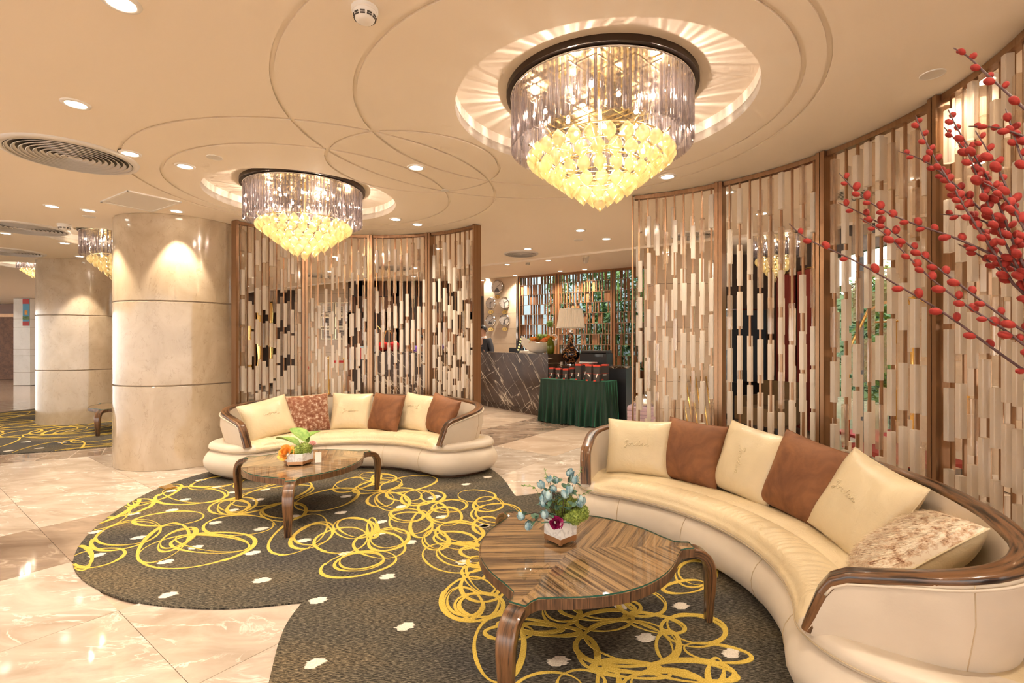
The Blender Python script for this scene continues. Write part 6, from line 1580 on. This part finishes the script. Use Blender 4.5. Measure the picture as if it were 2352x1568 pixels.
# ================================================================== BEHIND THE NEAR SCREEN
t = thing('glass_display', 'big dark glass panel with silver edge lines behind the near screen', 'display', (4.14, 8.93, 0.66))
new('panel', MB().box((0, 0, 0.66), (0.96, 0.05, 1.32)).mesh('panel'), M['dark_glass'], t)
for z in (0.0, 1.32): new('edge_strip', MB().box((0, -0.03, z), (1.0, 0.02, 0.025)).mesh('edge_strip'), M['chrome'], t)
new('plinth', MB().box((0, 0, -0.33), (0.96, 0.10, 0.66)).mesh('plinth'), M['black'], t)
for k in range(2):
    t = thing('red_curtain', ['red curtain hanging in the dark lounge next to the glass panel', 'red curtain hanging in the dark lounge next to the garden window'][k], 'curtain', (4.60, 8.25 - k * 0.62, 0.02), 0, 'lounge curtains')
    b = MB(); rows = []
    for z in (0.0, 0.8, 1.6, 2.5): rows.append([(0.04 * math.sin(j * 1.3) * (1 - z * .15), -0.26 + 0.52 * j / 40, z) for j in range(41)] + [(0.04 * math.sin(j * 1.3) * (1 - z * .15) + 0.012, -0.26 + 0.52 * j / 40, z) for j in range(40, -1, -1)])
    b.loft(rows); new('cloth', b.mesh('cloth', smooth=True, autosmooth=60), M['red_fabric'], t)
    new('curtain_rail', MB().tube([(0, -0.29, 2.52), (0, 0.29, 2.52)], 0.012, 8).mesh('curtain_rail', smooth=True), M['gold'], t)
t = thing('lounge_armchair', 'low olive upholstered armchair in the dark lounge', 'armchair', (3.95, 7.55, 0), R(-60))
new('seat', MB().box((0, 0, 0.26), (0.62, 0.56, 0.26)).mesh('seat'), M['sofa_dark'], t); new('backrest', MB().box((0, 0.30, 0.50), (0.62, 0.12, 0.55), Matrix.Rotation(R(-8), 3, 'X')).mesh('backrest'), M['sofa_dark'], t)
for sg in (-1, 1): new('armrest', MB().box((sg * .34, 0.02, 0.36), (0.10, 0.58, 0.36)).mesh('armrest'), M['sofa_dark'], t)
for sx, sy in ((-1, -1), (1, -1), (-1, 1), (1, 1)): new('leg', MB().lathe([(0.02, 0), (0.028, 0.14)], 10, (sx * .27, sy * .22, 0)).mesh('leg'), M['black'], t)
# bundle of gilded poles leaning on the pier
for k in range(6):
    lab = 'thin gilded pole leaning against the marble pier'
    x0 = 2.62 + 0.07 * k; t = tag(new('gilded_pole', MB().tube([(x0, 7.22, 0.0), (x0 - 0.03 + 0.01 * k, 7.55, 0.86)], 0.012, 8).mesh('gilded_pole', smooth=True), M['gold']), lab, 'pole', 'gilded poles by the pier')
t = thing('lilac_crate', 'lilac louvred crate standing by the slatted window wall', 'crate', (2.02, 7.55, 0), R(-25))
for z in range(7): new('louvre', MB().box((0, -0.15, 0.04 + z * 0.055), (0.42, 0.02, 0.045), Matrix.Rotation(R(15), 3, 'X')).mesh('louvre'), M['lilac'], t)
new('box_body', MB().box((0, 0, 0.21), (0.42, 0.28, 0.40)).mesh('box_body'), M['lilac'], t)
for sg in (-1, 1): new('knob', MB().lathe([(0, 0), (.015, .005), (0, .02)], 10, M=Matrix.Rotation(R(90), 3, 'X')).mesh('knob'), M['copper'], t, (sg * .11, -.165, .2))
b = MB(); r2 = random.Random(2)
b.lathe([(0, 0), (.11, 0.0), (.14, .05), (.10, .13), (.03, .17), (0, .18)], 14); b.v = [(x * (1 + r2.uniform(-.2, .2)), y * (1 + r2.uniform(-.2, .2)), z * (1 + r2.uniform(-.1, .1))) for x, y, z in b.v]
tag(new('foil_bag', b.mesh('foil_bag'), M['chrome'], None, (2.02, 7.55, 0.41)), 'crumpled silver foil bag lying on the lilac crate', 'bag')
# brass luggage trolley beside the garden window
t = thing('luggage_trolley', 'brass bird-cage luggage trolley by the garden window', 'trolley', (4.15, 5.2, 0), R(90))
for sx in (-1, 1): new('hoop', MB().tube([(sx * .45, -.27, .22), (sx * .45, -.27, 1.3), (sx * .30, -.15, 1.75), (0, 0, 1.9), (-sx * .30, .15, 1.75), (-sx * .45, .27, 1.3), (-sx * .45, .27, .22)], 0.016, 8).mesh('hoop', smooth=True), M['gold'], t)
new('platform', MB().box((0, 0, 0.20), (1.0, 0.62, 0.05)).mesh('platform'), M['red_fabric'], t); new('hanging_bar', MB().tube([(-.4, 0, 1.62), (.4, 0, 1.62)], 0.012, 8).mesh('hanging_bar'), M['gold'], t)
for sx, sy in ((-1, -1), (1, -1), (-1, 1), (1, 1)): new('wheel', MB().lathe([(0, -.02), (.085, -.02), (.085, .02), (0, .02)], 18, M=Matrix.Rotation(R(90), 3, 'X')).mesh('wheel', smooth=True, autosmooth=40), M['black'], t, (sx * .4, sy * .24, .086))
x, y = on_ceiling(1958, 445)
t = thing('slot_vent', 'white slotted ceiling vent with black bars behind the near screen', 'air vent', (x, y, CEIL), R(20))
new('plate', MB().box((0, 0, -0.006), (0.46, 0.34, 0.012)).mesh('plate'), M['white'], t)
for k in range(9): new('slot', MB().box((-0.18 + 0.045 * k, 0, -0.013), (0.018, 0.28, 0.004)).mesh('slot'), M['black'], t)

# ================================================================== RED WILLOW BRANCHES
VB = Vector((1.80, 0.86, 0.0))
t = thing('floor_vase', 'tall dark ceramic floor vase holding the red willow branches', 'vase', VB)
new('body', MB().lathe([(0, 0), (0.12, 0), (0.15, 0.1), (0.19, 0.35), (0.17, 0.6), (0.10, 0.78), (0.085, 0.84), (0.10, 0.88), (0.088, 0.875), (0.075, 0.84), (0.08, 0.7), (0, 0.65)], 36).mesh('body', smooth=True), M['swirl'], t)
BUDM = MB().lathe([(0, -0.0125), (0.0045, -0.0105), (0.0082, -0.004), (0.0088, 0.003), (0.0066, 0.009), (0.003, 0.0120), (0, 0.0128)], 10).mesh('bud', smooth=True); BUDM.materials.append(M['bud'])
def px3(x, y, Y): return Vector((Y * (x - 1176) / FPX, Y, EYE + (784 - y) / FPX * Y))
BR_ = [([(2190, 110), (2225, 130), (2260, 165), (2310, 210), (2380, 275)], 1.18, 1.0), ([(2103, 265), (2118, 310), (2150, 370), (2190, 430), (2230, 500), (2290, 590), (2350, 690)], 1.22, 1.0),
       ([(2178, 252), (2200, 300), (2260, 390), (2300, 480), (2335, 580), (2380, 660)], 1.15, 0.98), ([(2168, 292), (2240, 370), (2290, 440), (2370, 520)], 1.2, 1.02), ([(2065, 348), (2120, 365), (2180, 410), (2240, 470), (2300, 525), (2380, 585)], 1.25, 1.02),
       ([(1928, 398), (1975, 450), (2040, 490), (2100, 515), (2180, 540), (2250, 570), (2370, 630)], 1.28, 1.03), ([(1925, 465), (1990, 495), (2050, 530), (2120, 590), (2200, 650), (2280, 710), (2370, 775)], 1.30, 1.0),
       ([(1975, 500), (2040, 540), (2090, 595), (2150, 650), (2230, 710), (2300, 750), (2380, 815)], 1.24, 1.0), ([(1812, 513), (1850, 550), (1950, 590), (2080, 665), (2180, 725), (2280, 800), (2380, 870)], 1.32, 1.02),
       ([(2225, 290), (2275, 290), (2320, 300), (2390, 330)], 1.12, 1.0), ([(2160, 492), (2240, 497), (2300, 530), (2390, 580)], 1.18, 1.0), ([(2215, 330), (2250, 420), (2290, 520), (2330, 600), (2385, 700)], 1.10, 0.98), ([(2240, 300), (2290, 380), (2330, 470), (2390, 590)], 1.06, 0.96),
       ([(2150, 380), (2210, 470), (2270, 545), (2330, 620), (2390, 690)], 1.26, 1.04), ([(2310, 250), (2325, 300), (2345, 360), (2385, 450)], 1.08, 0.98), ([(2200, 560), (2260, 590), (2320, 640), (2390, 720)], 1.2, 1.02), ([(2260, 420), (2300, 440), (2340, 500), (2390, 600)], 1.0, 0.94)]
r2 = random.Random(44)
for k, (pp, y0, y1) in enumerate(BR_):
    P = [px3(x, y, y0 + (y1 - y0) * i / (len(pp) - 1)) for i, (x, y) in enumerate(pp)]
    last = P[-1]; mouth = VB + Vector((r2.uniform(-.05, .03), r2.uniform(-.04, .04), 0.86))
    P2 = P + [last * .55 + mouth * .45 + Vector((0, 0, 0.04)), mouth, mouth + Vector((0.02, 0, -0.15))]
    P2 = [Vector(p) for p in smooth_open([tuple(p) for p in P2], 2)]
    t = thing('willow_branch', {0: 'topmost red-budded branch, its tip in front of the ceiling', 8: 'longest red-budded branch with widely spaced buds, drooping lowest', 5: 'long red-budded branch forking above the longest drooping one'}.get(k, 'thin dark branch crowded with fuzzy red buds'), 'branch', tuple(mouth), 0, 'red pussy willow branches')
    Q = [p - mouth for p in P2]; m = len(Q)
    new('twig', MB().tube(Q, [0.0010 + 0.0028 * (i / m) ** 0.8 for i in range(m)], 6).mesh('twig', smooth=True), M['branch'], t)
    L = 0.0; nxt = 0.022 if k != 8 else 0.05
    side = 1
    for i in range(1, m - 4):
        seg = Q[i] - Q[i - 1]; sl = seg.length
        while L + sl > nxt:
            f = (nxt - L) / sl; p = Q[i - 1] + seg * f
            d = seg.normalized(); o_ = d.cross(Vector((0, 1, 0))).normalized() * side + Vector((0, r2.uniform(-.7, .7), 0)); o_.normalize()
            sz = r2.uniform(0.66, 1.02) * (0.8 if nxt < 0.05 else 1.0)
            ax = (-d * 1.0 + o_ * 0.75).normalized(); q = Vector((0, 0, 1)).rotation_difference(ax)
            new('bud', BUDM, None, t, p + ax * 0.008 + o_ * 0.003, q.to_euler(), (sz, sz, sz * 1.05))
            side = -side; nxt += r2.uniform(0.014, 0.036) * (2.0 if k == 8 else 1.0) * (1.5 if k == 0 else 1.0)
        L += sl
